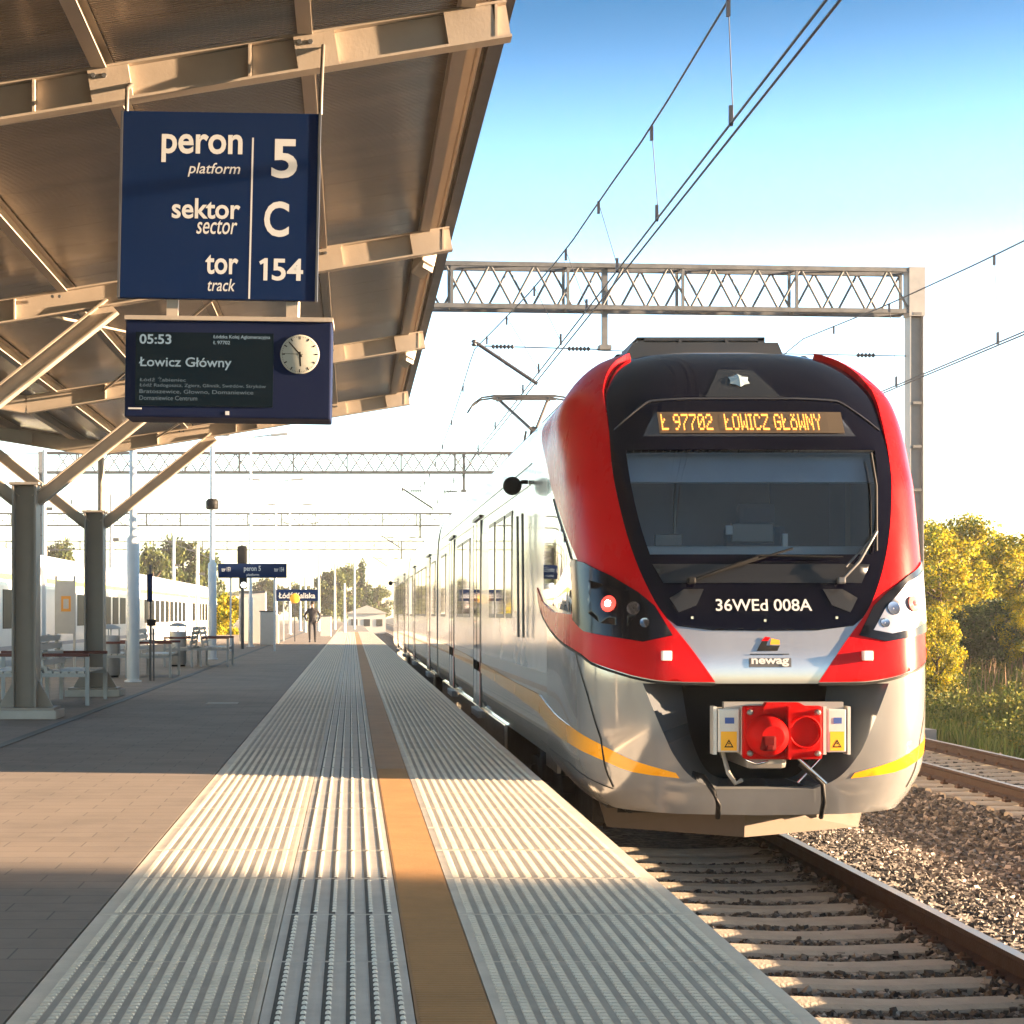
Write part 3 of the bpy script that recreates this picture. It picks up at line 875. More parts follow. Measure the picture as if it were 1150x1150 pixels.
for sgn in (0, 1):
    h_ = hl if sgn == 0 else mirror(hl); i_ = il if sgn == 0 else mirror(il)
    hp = tpanel("headlight", h_, m_lens, off=.024, rim=.04)
    rp_ = panel("reflector", i_ if sgn == 0 else big_, m_refl if sgn else m_lens, hp, off=.028, rim=.008)  # left reflector black as if shaded, right larger and pale as if sunlit
    (u0, z0) = hit(686, 679)
    u0 = u0 if sgn == 0 else -u0
    for (du, dz, r_, mm, nm, o2) in ((0, 0, .062, m_tail if sgn == 0 else m_tailoff, "tail_lamp", .040), (0, 0, .024, m_tailc if sgn == 0 else m_tailoff, "tail_lamp_core", .052)):
        c = surf(u0, z0); nn = normal(u0, z0); qm = nn.to_track_quat('Z', 'Y').to_matrix()
        mb = MB(); vs = [c + nn * (o2 + .012)]
        for ring in range(1, 4):
            rr = r_ * ring / 3
            for k in range(16):
                a = k * math.pi / 8
                vs.append(c + nn * (o2 + .012 * (1 - (ring / 3) ** 2)) + qm @ Vector((rr * math.cos(a), rr * math.sin(a), 0)))
        fs = [(0, 1 + k, 1 + (k + 1) % 16) for k in range(16)]
        for ring in range(2):
            for k in range(16): fs.append((1 + ring * 16 + k, 1 + (ring + 1) * 16 + k, 1 + (ring + 1) * 16 + (k + 1) % 16, 1 + ring * 16 + (k + 1) % 16))
        mb.add(vs, fs, True); sub(mb, nm, mm, hp)
    for (px_, py_, r_) in ((712, 684, .05), (724, 700, .035)):
        u1, z1 = hit(px_, py_); u1 = u1 if sgn == 0 else -u1
        c = surf(u1, z1); nn = normal(u1, z1); qm = nn.to_track_quat('Z', 'Y').to_matrix()
        mb = MB(); ring = [c + nn * .033 + qm @ Vector((r_ * math.cos(k * math.pi / 8), r_ * math.sin(k * math.pi / 8), 0)) for k in range(16)]
        mb.add(ring + [c + nn * .027], [(k, (k + 1) % 16, 16) for k in range(16)], True); sub(mb, "lamp", mat("dark chrome lamp", (.25, .25, .27), .12, .9), hp)
    # small white marker block
    u1, z1 = hit(748, 737); u1 = u1 if sgn == 0 else -u1
    c = surf(u1, z1); nn = normal(u1, z1)
    mb = MB(); mb.box(c + nn * .03, (.072, .06, .072), bev=.008); tpart(mb, "marker_lamp", mat("white marker lamp", (.82, .80, .76), .3))

# yellow stripe
yt = hits([(606, 780), (622, 800), (640, 815), (671, 834), (711, 854), (759, 868)]); yb = hits([(606, 801), (622, 822), (640, 835), (671, 851), (711, 867), (763, 874)])
yt = smooth_path(yt, 3); yb = smooth_path(yb, 3)
y_o = yb + yt[::-1]
if area(y_o) < 0: y_o = y_o[::-1]
for q in (y_o, mirror(y_o)): tpanel("yellow_stripe", q, YELLOWP, off=.004, rim=.004, grid=.06)
for sg in (-1, 1):
    mb = MB(); x = AX + sg * (1.365 + .004)
    u0, z0 = yt[0]; u1, z1 = yb[0]
    y0 = surf(*yt[0]).y
    pr = []
    for (y, zt, zbb) in ((y0, z0, z1), (18.0, .505, .375), (21, .55, .42), (26, .62, .49), (34.3, .70, .56)):
        pr.append((y, zt, zbb))
    for a, b_ in zip(pr, pr[1:]):
        f_ = [(x, a[0], a[2]), (x, b_[0], b_[2]), (x, b_[0], b_[1]), (x, a[0], a[1])]
        mb.poly(f_ if sg > 0 else f_[::-1])
    tpart(mb, "yellow_stripe", YELLOWP, False)
# panel seams on the flank and bumper
s1 = hits([(646, 731), (660, 780), (675, 830), (689, 884)]); s2 = hits([(606, 832), (640, 857), (689, 886)])
def seam(path, w=.010):
    for q in (path, mirror(path)):
        a_ = [(u - w / SU / 2, z) for u, z in q]; b2 = [(u + w / SU / 2, z + .004) for u, z in q]
        o_ = a_ + b2[::-1]
        if area(o_) < 0: o_ = o_[::-1]
        tpanel("seam", o_, BLACKM, off=.003, rim=0, grid=.2)
seam(s1); seam(s2, .014)

# number, maker's mark
mb = MB(); front_text(mb, "36WEd 008A", (858 - 858.5) / 152.8, 108 / 152.8, 1.2 + (690 - 686.5) / 152.8, 13.5 / 152.8, .011, .012)
tpart(mb, "number_lettering", SIGNW, False)
def quadf(mb, pts, off):     # pts in photo pixels around the nose centre
    mb.add([fpt((px - 860.5) / 153.2, 1.2 + (690 - py) / 153.2, off) for px, py in pts], [tuple(range(len(pts)))])
mb = MB(); quadf(mb, [(851, 731), (872, 731), (874, 724), (861, 727), (862, 722), (855, 724)][::-1] if False else [(850, 731), (873, 731), (876, 725), (853, 725)], .006); quadf(mb, [(853, 725), (861, 725), (863, 719), (857, 719)], .006)
quadf(mb, [(842, 735.2), (886, 735.2), (886, 734.2), (842, 734.2)], .006)
mk = tpart(mb, "maker_logo", BLACKM, False)
mb = MB(); quadf(mb, [(855, 720), (863, 720), (866, 716), (860, 715)], .0075); sub(mb, "red_mark", REDP, mk, False)
mb = MB(); quadf(mb, [(865, 724), (876, 724), (876, 719), (867, 717)], .0075); sub(mb, "yellow_mark", YELLOWP, mk, False)
mb = MB(); quadf(mb, [(841, 749), (888, 749), (888, 739), (841, 739)], .0055); sub(mb, "logo_field", mat("logo grey edge", (.07, .07, .075), .5), mk, False)
mb = MB(); front_text(mb, "newag", (864.5 - 860.5) / 153.2, 42 / 153.2, 1.2 + (690 - 748.4) / 153.2, 9 / 153.2, .0085, .03)
sub(mb, "logo_lettering", SIGNW, mk, False)
# mask bottom screws and cowl pockets
mb = MB()
for px_ in (777, 858.5, 939):
    c = fpt((px_ - 858.5) / 152.8, 1.2 + (690 - 697) / 152.8 - (0 if px_ == 858.5 else -.02), .008); mb.box(c, (.018, .01, .018))
tpart(mb, "mask_screw", CHROME)
pk = hits([(768, 662), (790, 662), (782, 680), (762, 688), (752, 672)])
if area(pk) < 0: pk = pk[::-1]
for q in (pk, mirror(pk)): tpanel("wiper_pocket", q, mat("pocket grey", (.012, .012, .013), .35), off=.013, rim=.01)
cowl = hits([(733, 634), (745, 655)])
c_o = [cowl[0], cowl[1], (-cowl[1][0], cowl[1][1]), (-cowl[0][0], cowl[0][1])]
if area(c_o) < 0: c_o = c_o[::-1]
tpanel("wiper_cowl", c_o, mat("cowl grey", (.005, .005, .006), .35), off=.012, rim=.01)
# wipers
def fp(px, py, cx, s, off):
    return fpt((px - cx) / s, 1.2 + (690 - py) / s, off)
mb = MB(); mb.tube([fp(770, 655, 852, 150.8, .04), fp(800, 645, 852, 150.8, .07), fp(845, 629, 851, 150.5, .07)], .014, 6); mb.tube([fp(800, 645, 852, 150.8, .05), fp(884, 619, 850, 150, .05)], .010, 6)
mb.tube([fp(845, 627, 851, 150.5, .06), fp(940, 629, 851, 150.5, .06)], .008, 6)
mb.box(fp(772, 654, 852, 150.8, .04), (.06, .05, .05), bev=.012); tpart(mb, "wiper", BLACKM)
mb = MB(); mb.tube([fp(938, 654, 852, 150.8, .04), fp(958, 634, 852, 150.8, .08), fp(977, 601, 850, 149.5, .07)], .013, 6); mb.box(fp(938, 654, 852, 150.8, .04), (.06, .05, .05), bev=.012)
mb.tube([fp(943, 640, 852, 150.8, .07), fp(976, 604, 850, 149.5, .07)], .008, 6)
w2 = tpart(mb, "wiper", mat("wiper steel", (.12, .12, .125), .4, .5))
mb = MB(); mb.tube([fp(972, 514, 842, 147, .05), fp(976, 550, 844, 148, .05), fp(976, 622, 850, 149.5, .05)], .011, 6); sub(mb, "blade", BLACKM, w2)

# bumper opening: bevelled throat, black recess, coupler
yb0 = 13.45
inn_px = hits([(768, 774), (772, 800), (778, 830), (788, 858), (800, 874), (815, 879)])
mb = MB()
no = len(ol); il2 = smooth_path(inn_px, 4); il2 = il2[:no]
left_o = [surf(u, z) for u, z in ol]; left_i = []
for u, z in il2:
    p = surf(u, z); left_i.append(Vector((p.x + .06, yb0 - .05, p.z)))
left_i[0].z = .69
def mir(p): return Vector((2 * AX - p.x, p.y, p.z))
for sd in (0, 1):
    A = left_o if sd == 0 else [mir(p) for p in left_o]; B = left_i if sd == 0 else [mir(p) for p in left_i]
    fs = []; k = len(A)
    for i in range(k - 1): fs.append((i, i + 1, k + i + 1, k + i))
    mb.add(A + B, fs, True)
zb = left_o[-1].z
mb.add([left_o[-1], mir(left_o[-1]), mir(left_i[-1]), left_i[-1]], [(0, 1, 2, 3)])
tpart(mb, "coupler_throat", mat("throat grey gloss", (.17, .185, .21), .12, .6), True)
mb = MB(); bw = .95
mb.box((AX, 13.95, .25), (1.9, .03, 1.2)); mb.box((AX, 13.5, .75), (1.9, .9, .04)); mb.box((AX, 13.7, -.14), (1.7, .55, .03)); mb.box((AX - .93, 13.7, .25), (.03, .5, 1.1)); mb.box((AX + .93, 13.7, .25), (.03, .5, 1.1))
tpart(mb, "coupler_recess", BLACKM)
# lower lip
cp = empty("coupler"); TP_(cp)
S = 155.5; CY = 12.86
def C(px, py, y=CY): return Vector((AX + (px - 858.5) / F * y - 0.0, y, H - (py - VY) / F * y)) if False else at(px, py, y)
REDC = mat("red coupler cover", (.36, .003, .003), .5, 0, var=.35, vs=5, stretch=(1, 1, .4), coat=.0, spec=.06)
a0, a1 = C(836, 793), C(924, 853)
w_ = a1.x - a0.x; hh = a0.z - a1.z; ctr = (a0 + a1) / 2
mb = MB(); mb.box((ctr.x, CY + .05, ctr.z), (w_, .10, hh), bev=.02)
pl = [C(857, 795), C(861, 789), C(897, 789), C(908, 795), C(908, 800), C(857, 800)]
mb.prism([p + Vector((0, -.012, 0)) for p in pl], (0, .09, 0))
sub(mb, "cover_plate", REDC, cp)
cc = C(862, 826); mb = MB()
prof = [(.155, 0), (.153, -.03), (.135, -.085), (.105, -.14), (.082, -.175), (.08, -.178)]
mb.lathe(prof, cc, 'Y', 28, True)
sub(mb, "cone", REDC, cp)
mb = MB(); mb.box(cc + Vector((-.03, -.13, -.045)), (.105, .12, .11), bev=.02); mb.box(cc + Vector((-.028, -.17, -.075)), (.055, .07, .04), bev=.01)
sub(mb, "cone_hook", mat("dark red casting", (.10, .002, .002), .6, spec=.1, var=.2, vs=8), cp)
cd = C(903, 822)
mb = MB(); mb.lathe([(.118, -.0), (.120, -.035), (.112, -.04), (.104, -.035), (.10, .03), (.05, .06), (.0, .065)], cd, 'Y', 28, False); sub(mb, "cup", REDC, cp)
mb = MB(); mb.box(C(884, 822) + Vector((0, -.04, 0)), (.022, .09, hh * .96)); mb.tube([C(884, 795) + Vector((0, -.05, 0)), C(884, 852) + Vector((0, -.05, 0))], .014, 6); sub(mb, "cover_rib", REDC, cp)
for px_, py_ in ((842, 800), (842, 846), (918, 800), (918, 846)):
    mb = MB(); mb.lathe([(.022, 0), (.022, -.02), (.012, -.03)], C(px_, py_), 'Y', 8); sub(mb, "bolt", mat("dull bolt steel", (.22, .21, .20), .45, .7), cp)
mb = MB(); mb.bar(C(812, 792, CY + .12), C(946, 792, CY + .12), .06, .05); mb.box((AX, 13.5, .22), (.3, 1.0, .3), bev=.04); sub(mb, "draw_bar", mat("coupler steel", (.30, .28, .26), .5, .5), cp)
for (x0, x1) in ((806, 831), (929, 951)):
    p0, p1 = C(x0, 796, CY + .08), C(x1, 845, CY + .08); c = (p0 + p1) / 2; w2_ = p1.x - p0.x; h2 = p0.z - p1.z
    mb = MB(); mb.box((c.x, c.y + .12, c.z), (w2_, .24, h2), bev=.012)
    mb.box((c.x - w2_ * .62, c.y + .06, c.z), (w2_ * .16, .12, h2 * 1.1)); mb.box((c.x + w2_ * .62, c.y + .06, c.z), (w2_ * .16, .12, h2 * 1.1))
    bxp = tpart(mb, "electric_box", mat("grey electric box", (.55, .54, .50), .35, .2, var=.12, vs=8))
    yb_ = c.y - .0022
    mb = MB(); mb.poly([(c.x - w2_ * .36, yb_, c.z - h2 * .46), (c.x + w2_ * .36, yb_, c.z - h2 * .46), (c.x + w2_ * .36, yb_, c.z - h2 * .02), (c.x - w2_ * .36, yb_, c.z - h2 * .02)])
    st = sub(mb, "warning_sticker", mat("yellow sticker", (.80, .42, .01), .5), bxp, False)
    mb = MB(); t_ = .034; zc_ = c.z - h2 * .30
    A = [Vector((c.x - t_, yb_ - .001, zc_ - t_ * .8)), Vector((c.x + t_, yb_ - .001, zc_ - t_ * .8)), Vector((c.x, yb_ - .001, zc_ + t_ * .95))]
    B = [Vector((c.x - t_ * .62, yb_ - .001, zc_ - t_ * .55)), Vector((c.x + t_ * .62, yb_ - .001, zc_ - t_ * .55)), Vector((c.x, yb_ - .001, zc_ + t_ * .5))]
    for i in range(3): mb.add([A[i], A[(i + 1) % 3], B[(i + 1) % 3], B[i]], [(0, 1, 2, 3)])
    mb.add([(c.x + .006, yb_ - .001, zc_ + .02), (c.x - .007, yb_ - .001, zc_ - .002), (c.x + .001, yb_ - .001, zc_ - .002), (c.x - .006, yb_ - .001, zc_ - .019), (c.x + .008, yb_ - .001, zc_ + .004), (c.x + .0, yb_ - .001, zc_ + .004)], [(0, 1, 2, 3, 4, 5)])
    sub(mb, "warning_triangle", BLACKM, bxp, False)
    mb = MB(); mb.poly([(c.x - w2_ * .18, yb_, c.z + h2 * .16), (c.x + w2_ * .24, yb_, c.z + h2 * .16), (c.x + w2_ * .24, yb_, c.z + h2 * .3), (c.x - w2_ * .18, yb_, c.z + h2 * .3)]); sub(mb, "blue_label", mat("blue label", (.03, .08, .30), .5), bxp, False)
# hoses
mb = MB(); mb.tube([C(768, 866, 13.25), C(790, 872, 13.05), C(802, 890, 12.95), C(807, 905, 12.95), C(806, 918, 13.05)], .020, 8); tpart(mb, "hose", BLACKM)
mb = MB(); mb.tube([C(898, 858, 12.95), C(912, 870, 12.9), C(924, 880, 12.9), C(925, 900, 12.92), C(922, 918, 13.05)], .018, 8); tpart(mb, "hose", BLACKM)
mb = MB(); mb.tube([C(812, 846, 13.1), C(818, 868, 12.98), C(826, 880, 12.96), C(833, 876, 12.98)], .017, 8); tpart(mb, "hose", mat("grey hose", (.25, .24, .22), .5, var=.2, vs=10))
mb = MB(); mb.tube([C(896, 851, 12.9), C(928, 880, 12.86)], .012, 6); mb.tube([C(921, 852, 12.95), C(896, 879, 12.9)], .008, 6); mb.tube([C(838, 853, 12.95), C(850, 858, 12.85), C(862, 855, 12.9)], .01, 6); tpart(mb, "coupling_rod", CHROME)
# plough
mb = MB(); yt_ = 13.75
zt, zbm = -.275, -.52
for sg in (-1, 1):
    x1 = AX + sg * 1.0
    mb.prism([(AX + sg * .001, yt_, zbm), (x1, yt_ + .42, zbm + .03), (x1 + sg * .06, yt_ + .45, zt), (AX + sg * .001, yt_ - .03, zt)], (0, .04, 0))
tpart(mb, "plough", mat("plough grey", (.10, .075, .055), .7, var=.2, vs=6))
mb = MB(); mb.box((AX, 24.5, -.35), (2.0, 19.0, .42)); mb.box((AX, 14.6, -.22), (2.1, 1.6, .16)); mb.box((AX, 53, -.35), (2.0, 34, .42)); tpart(mb, "underframe", UNDER)

# car bodies
zz = [-.02, .1, .3, .7, 1.2, 1.8, 2.2, 2.45, 2.6, 2.75, 2.88, 2.97, 3.05, 3.1, 3.15, 3.2, 3.24, 3.28, 3.32, 3.35, 3.38, 3.4, 3.419]
prof = [(-fW(z), z) for z in zz] + [(fW(z), z) for z in reversed(zz)]
def body_shell(y0, y1, cut=None):
    mb = MB(); ysx = list(np.linspace(y0, y1, max(2, int((y1 - y0) / 2))))
    vs = [(AX + a, y, z) for y in ysx for a, z in prof]; k = len(prof)
    for j in range(len(ysx) - 1):
        for i in range(k - 1):
            zmid = (prof[i][1] + prof[i + 1][1]) / 2
            mb.cur = 1 if zmid < .8 else (2 if zmid > 3.16 else 0)
            mb.add([vs[j * k + i], vs[j * k + i + 1], vs[(j + 1) * k + i + 1], vs[(j + 1) * k + i]], [(0, 3, 2, 1)], True)
    mb.cur = 1
    mb.add(vs[:k], [tuple(range(k))]); mb.add(vs[-k:], [tuple(reversed(range(k)))])
    return mb
ROOFG = mat("roof grey", (.30, .31, .33), .5, 0, var=.15, vs=2)
SKIRT = mat("silver skirt paint", (0.40, 0.385, 0.365), 0.22, 0.35, var=0.08, vs=1.4, coat=0.9)
cars = [(YR + .002, 34.3), (34.9, 52.0), (52.6, 71.0)]
bodies = []
for (y0, y1) in cars:
    bodies.append(tpart(body_shell(y0, y1), "car_body", [WHITEP, SKIRT, ROOFG]))
mb = MB()
for y in (34.6, 52.3): mb.box((AX, y, 1.6), (2.3, .7, 3.0))
tpart(mb, "gangway_bellows", BLACKM)
TRIM = mat("dark rubber trim", (.02, .02, .02), .4)
ALU = mat("brushed window trim", (.45, .45, .45), .25, .8)
def fx(sg, off): return AX + sg * (1.365 + off)
def flank_box(mb, sg, y0, y1, z0, z1, off, t):
    mb.box((fx(sg, off) - sg * t / 2, (y0 + y1) / 2, (z0 + z1) / 2), (t, y1 - y0, z1 - z0))
def win(sg, y0, y1, z0, z1):
    mb = MB(); flank_box(mb, sg, y0, y1, z0, z1, .003, .03)
    o = tpart(mb, "side_window", TRIM)
    mb = MB(); flank_box(mb, sg, y0 + .05, y1 - .05, z0 + .05, z1 - .05, .0055, .02); sub(mb, "pane", GLASSD, o)
def door(sg, y0, y1):
    mb = MB(); flank_box(mb, sg, y0, y1, 0.0, 2.42, .004, .05)
    o = tpart(mb, "door", WHITEP)
    ym = (y0 + y1) / 2
    mb = MB()
    for a, b_ in ((y0 + .12, ym - .08), (ym + .08, y1 - .12)): flank_box(mb, sg, a, b_, .75, 2.2, .0065, .02)
    sub(mb, "door_glass", GLASSD, o)
    mb = MB()
    for a in (y0 - .03, ym - .02, y1 - .02): flank_box(mb, sg, a, a + .03, 0.0, 2.42, .007, .03)
    flank_box(mb, sg, y0 - .03, y1 + .03, 2.45, 2.49, .02, .06); sub(mb, "door_seal", TRIM, o)
    mb = MB(); flank_box(mb, sg, y0 + .02, y0 + .10, 0.02, .75, .0068, .02); sub(mb, "door_edge", REDP, o)
    mb = MB(); flank_box(mb, sg, y0, y1, -.14, -.05, .035, .22); sub(mb, "door_step", mat("grey step", (.3, .3, .3), .5), o)
for sg in (-1, 1):
    for a in ((18.5, 19.25), (19.45, 20.55), (20.75, 21.6), (25.1, 26.6), (26.8, 28.1), (31.6, 33.2)): win(sg, a[0], a[1], 1.16, 2.28)
    for a in ((23.0, 24.3), (29.0, 30.3), (38, 39.3), (47.0, 48.3), (56.0, 57.3), (64.0, 65.3)): door(sg, *a)
    for a in ((35.6, 37.2), (40.0, 42.0), (42.3, 44.3), (44.6, 46.4), (49.0, 51.2), (53.4, 55.2), (58.0, 60.4), (60.8, 63.2), (66.0, 68.0)): win(sg, a[0], a[1], 1.16, 2.28)
    # cab door rails and mirror
    mb = MB(); mb.tube([(fx(sg, .05), 16.75, .98), (fx(sg, .06), 16.75, 2.15)], .014, 6); mb.tube([(fx(sg, .05), 17.25, .98), (fx(sg, .06), 17.25, 2.15)], .014, 6); tpart(mb, "cab_grab_rail", mat("grab rail grey", (.08, .08, .085), .3, .5))
    for ym, inv in ((16.9, 1), (69.8, -1)):
        mb = MB(); c = Vector((fx(sg, .14), ym, 2.42))
        mb.lathe([(.0, -.05), (.055, -.045), (.085, -.02), (.09, .015), (.07, .04), (.0, .045)], c, 'Y', 16, False)
        mb.tube([(fx(sg, .13), ym + .03, 2.42), (fx(sg, .04), ym + .05, 2.46), (fx(sg, -.01), ym + .06, 2.46)], .022, 6); tpart(mb, "rear_view_mirror", BLACKM)
# flank louvre strip lines near the roof
mb = MB()
for sg in (-1, 1):
    for z in (2.62, 2.42): mb.box((AX + sg * (fW(z) + .002), 25.5, z), (.012, 17.5, .012))
tpart(mb, "side_gutter", ALU)
# bogies
def bogie(yc):
    bg_ = empty("bogie"); TP_(bg_)
    for sg in (-1, 1):
        mb = MB()
        mb.box((AX + sg * 1.05, yc, -.36), (.12, 2.6, .16), bev=.02); mb.box((AX + sg * 1.08, yc, -.22), (.14, .5, .3), bev=.03)
        mb.lathe([(.11, -.2), (.11, .12)], (AX + sg * 1.1, yc - .5, -.2), 'Z', 12); mb.box((AX + sg * 1.1, yc + .9, -.45), (.15, .22, .2), bev=.02)
        sub(mb, "side_frame", UNDER, bg_)
    for dy in (-1.15, 1.15):
        mb = MB()
        for sg in (-1, 1): mb.lathe([(.39, -.06), (.42, .0), (.41, .07), (.15, .08)], (AX + sg * .80, yc + dy, RZ + .42), 'X', 28)
        mb.tube([(AX - .8, yc + dy, RZ + .42), (AX + .8, yc + dy, RZ + .42)], .08)
        sub(mb, "wheelset", mat("wheel steel", (.10, .085, .075), .5, .5, var=.3, vs=6), bg_)
for yc in (17.6, 34.6, 52.3, 67): bogie(yc)
# black gaps in the skirt in front of the bogie: shaped skirt panels stand between them
mb = MB()
for sg in (-1, 1):
    for a, b_ in ((19.6, 33.0), (36.5, 50.8), (54, 65.3)):
        mb.box((AX + sg * 1.33, (a + b_) / 2, -.16), (.04, b_ - a, .28), bev=.01)
    mb.box((AX + sg * 1.22, 16.0, -.12), (.03, .9, .14))
tpart(mb, "side_skirt", SKIRT)
# roof gear
mb = MB()
mb.prism([(AX - .84, 15.0, 3.18), (AX + .68, 15.0, 3.20), (AX + .56, 15.0, 3.49), (AX - .66, 15.0, 3.49)], (0, 1.4, 0))
mb.box((AX - .02, 15.8, 3.575), (1.10, .9, .03)); mb.box((AX - .54, 15.8, 3.53), (.06, .9, .10)); mb.box((AX + .50, 15.8, 3.53), (.06, .9, .10)); mb.box((AX - .02, 15.4, 3.53), (1.0, .03, .07)); mb.box((AX - .2, 15.36, 3.53), (.03, .05, .08)); mb.box((AX + .2, 15.36, 3.53), (.03, .05, .08))
tpart(mb, "roof_unit", mat("dark roof box", (.014, .014, .018), .4, 0, var=.2, vs=5))
mb = MB()
for x, y, r_ in ((-.78, 15.0, .05), (-.70, 15.05, .06), (.80, 15.1, .06)): mb.lathe([(.02, 0), (r_, .03), (r_, .09), (.02, .12)], (AX + x, y, 3.27), 'Z', 10)
mb.box((AX + .74, 15.1, 3.31), (.10, .12, .10), bev=.02); mb.tube([(AX - .62, 15.1, 3.25), (AX - .58, 15.1, 3.48)], .015, 6)
tpart(mb, "horn", BLACKM)
mb = MB()
for y0, y1 in ((18.2, 21.5), (23, 27.5), (37, 42), (44, 50), (55, 60), (62, 68)): mb.box((AX, (y0 + y1) / 2, 3.42), (1.5, y1 - y0, .22), bev=.06)
tpart(mb, "roof_equipment", ROOFG)
# pantograph
pg = empty("pantograph"); TP_(pg)
PY, PZ = 31.4, 5.05
m_pan = mat("pantograph grey", (.09, .085, .085), .5, .4)
mb = MB(); mb.bar((AX - .5, 29.6, 3.62), (AX + .5, 29.6, 3.62), .06); mb.bar((AX - .5, 31.2, 3.62), (AX + .5, 31.2, 3.62), .06); mb.bar((AX - .5, 29.6, 3.62), (AX - .5, 31.2, 3.62), .06); mb.bar((AX + .5, 29.6, 3.62), (AX + .5, 31.2, 3.62), .06)
for x in (-.5, .5):
    for y in (29.6, 31.2): mb.lathe([(.05, -.3), (.08, -.2), (.05, -.15), (.08, -.1), (.05, 0)], (AX + x, y, 3.62), 'Z', 8)
sub(mb, "base_frame", m_pan, pg)
mb = MB(); mb.tube([(AX, 31.2, 3.68), (AX, 29.7, 4.3)], .05); mb.tube([(AX - .12, 31.1, 3.66), (AX - .12, 29.75, 4.25)], .02); sub(mb, "lower_arm", m_pan, pg)
mb = MB(); mb.tube([(AX - .05, 29.7, 4.3), (AX - .42, PY, PZ - .08)], .028); mb.tube([(AX + .05, 29.7, 4.3), (AX + .42, PY, PZ - .08)], .028); sub(mb, "upper_arm", m_pan, pg)
mb = MB()
for dy in (-.18, .18):
    mb.bar((AX - .55, PY + dy, PZ - .02), (AX + .55, PY + dy, PZ - .02), .05, .04)
    for sg in (-1, 1): mb.tube([(AX + sg * .55, PY + dy, PZ - .02), (AX + sg * .75, PY + dy, PZ - .05), (AX + sg * .90, PY + dy, PZ - .16), (AX + sg * .98, PY + dy, PZ - .28)], .018, 6)
mb.bar((AX - .45, PY - .18, PZ - .06), (AX - .45, PY + .18, PZ - .06), .04); mb.bar((AX + .45, PY - .18, PZ - .06), (AX + .45, PY + .18, PZ - .06), .04)
mb.bar((AX - .55, PY - .18, PZ - .09), (AX + .55, PY - .18, PZ - .09), .02)
sub(mb, "collector_head", m_pan, pg)
# ------------------------------------------------------------------ canopy
m_deck, n, l, b = node_mat("canopy deck sheets")
tc = n.new("ShaderNodeTexCoord"); nz = n.new("ShaderNodeTexNoise"); nz.inputs["Scale"].default_value = 1.3; nz.inputs["Detail"].default_value = 6
mp = n.new("ShaderNodeMapping"); mp.inputs["Scale"].default_value = (0.5, 2.2, 1); l.new(tc.outputs["Object"], mp.inputs[0]); l.new(mp.outputs[0], nz.inputs["Vector"])
rp = ramp(n, [(0.3, (0.205, 0.168, 0.136)), (0.7, (0.285, 0.235, 0.190))]); l.new(nz.outputs["Fac"], rp.inputs["Fac"]); l.new(rp.outputs["Color"], b.inputs["Base Color"])
b.inputs["Metallic"].default_value = .45; b.inputs["Roughness"].default_value = .25
wv = n.new("ShaderNodeTexWave"); wv.wave_type = 'BANDS'; wv.bands_direction = 'Y'; wv.inputs["Scale"].default_value = 10
l.new(tc.outputs["Object"], wv.inputs["Vector"]); bp = n.new("ShaderNodeBump"); bp.inputs["Strength"].default_value = .10; bp.inputs["Distance"].default_value = .01
l.new(wv.outputs["Fac"], bp.inputs["Height"]); l.new(bp.outputs["Normal"], b.inputs["Normal"])

CX, ZV, SL = -3.775, 3.63, 0.163     # valley line, height of rafter centre there, slope
XEV = .84
def rz_(x): return ZV + SL * abs(x - CX)
canopy = empty("platform_canopy", (CX, 20.65, 0)); tag(canopy, "tan steel platform canopy with butterfly roof on forked columns over the left of the platform", "canopy")
def cpart(mb, name, m, fix=True):
    o = mb.build(name, m, None, fix); o.parent = canopy; o.matrix_parent_inverse = Matrix.Translation(canopy.location).inverted(); return o
RY = [4.0, 9.55, 15.1, 20.65, 26.2]
XL = 2 * CX - XEV
for y in RY:
    mb = MB()
    for sg in (1, -1):
        xe = XEV if sg > 0 else XL
        mb.ibeam((CX, y, ZV), (xe, y, rz_(xe)), .11, .20, .014)
        for k in (0.2, .45, .70, .985):
            x = CX + (xe - CX) * k; mb.box((x, y, rz_(x)), (.014, .10, .175))
        # boxed end and joint plates
        x = CX + (xe - CX) * .955; mb.box((x, y, rz_(x)), (.26, .095, .176), ry=-math.atan(SL) * sg)
    for x in (-.25, -1.35):
        mb.box((x + .06, y, rz_(x + .06)), (.22, .10, .172), ry=-math.atan(SL))
    r = cpart(mb, "rafter", STEELT)
    for x in (-.25, -1.35, -2.5):
        for k in (-1, 1):
            mb = MB(); mb.lathe([(.014, 0), (.014, .02)], (x + .03 * k, y - .058, rz_(x) + .05), 'Y', 6); sub(mb, "bolt", GALV, r)
zd = .215
for x in (.62, -.25, -1.35, -2.45, -3.45, -4.1, -5.1, -6.2, -7.3, -8.2):
    mb = MB(); mb.ibeam((x, -7, rz_(x) + .150), (x, 27.3, rz_(x) + .150), .08, .12, .01); cpart(mb, "purlin", STEELT)
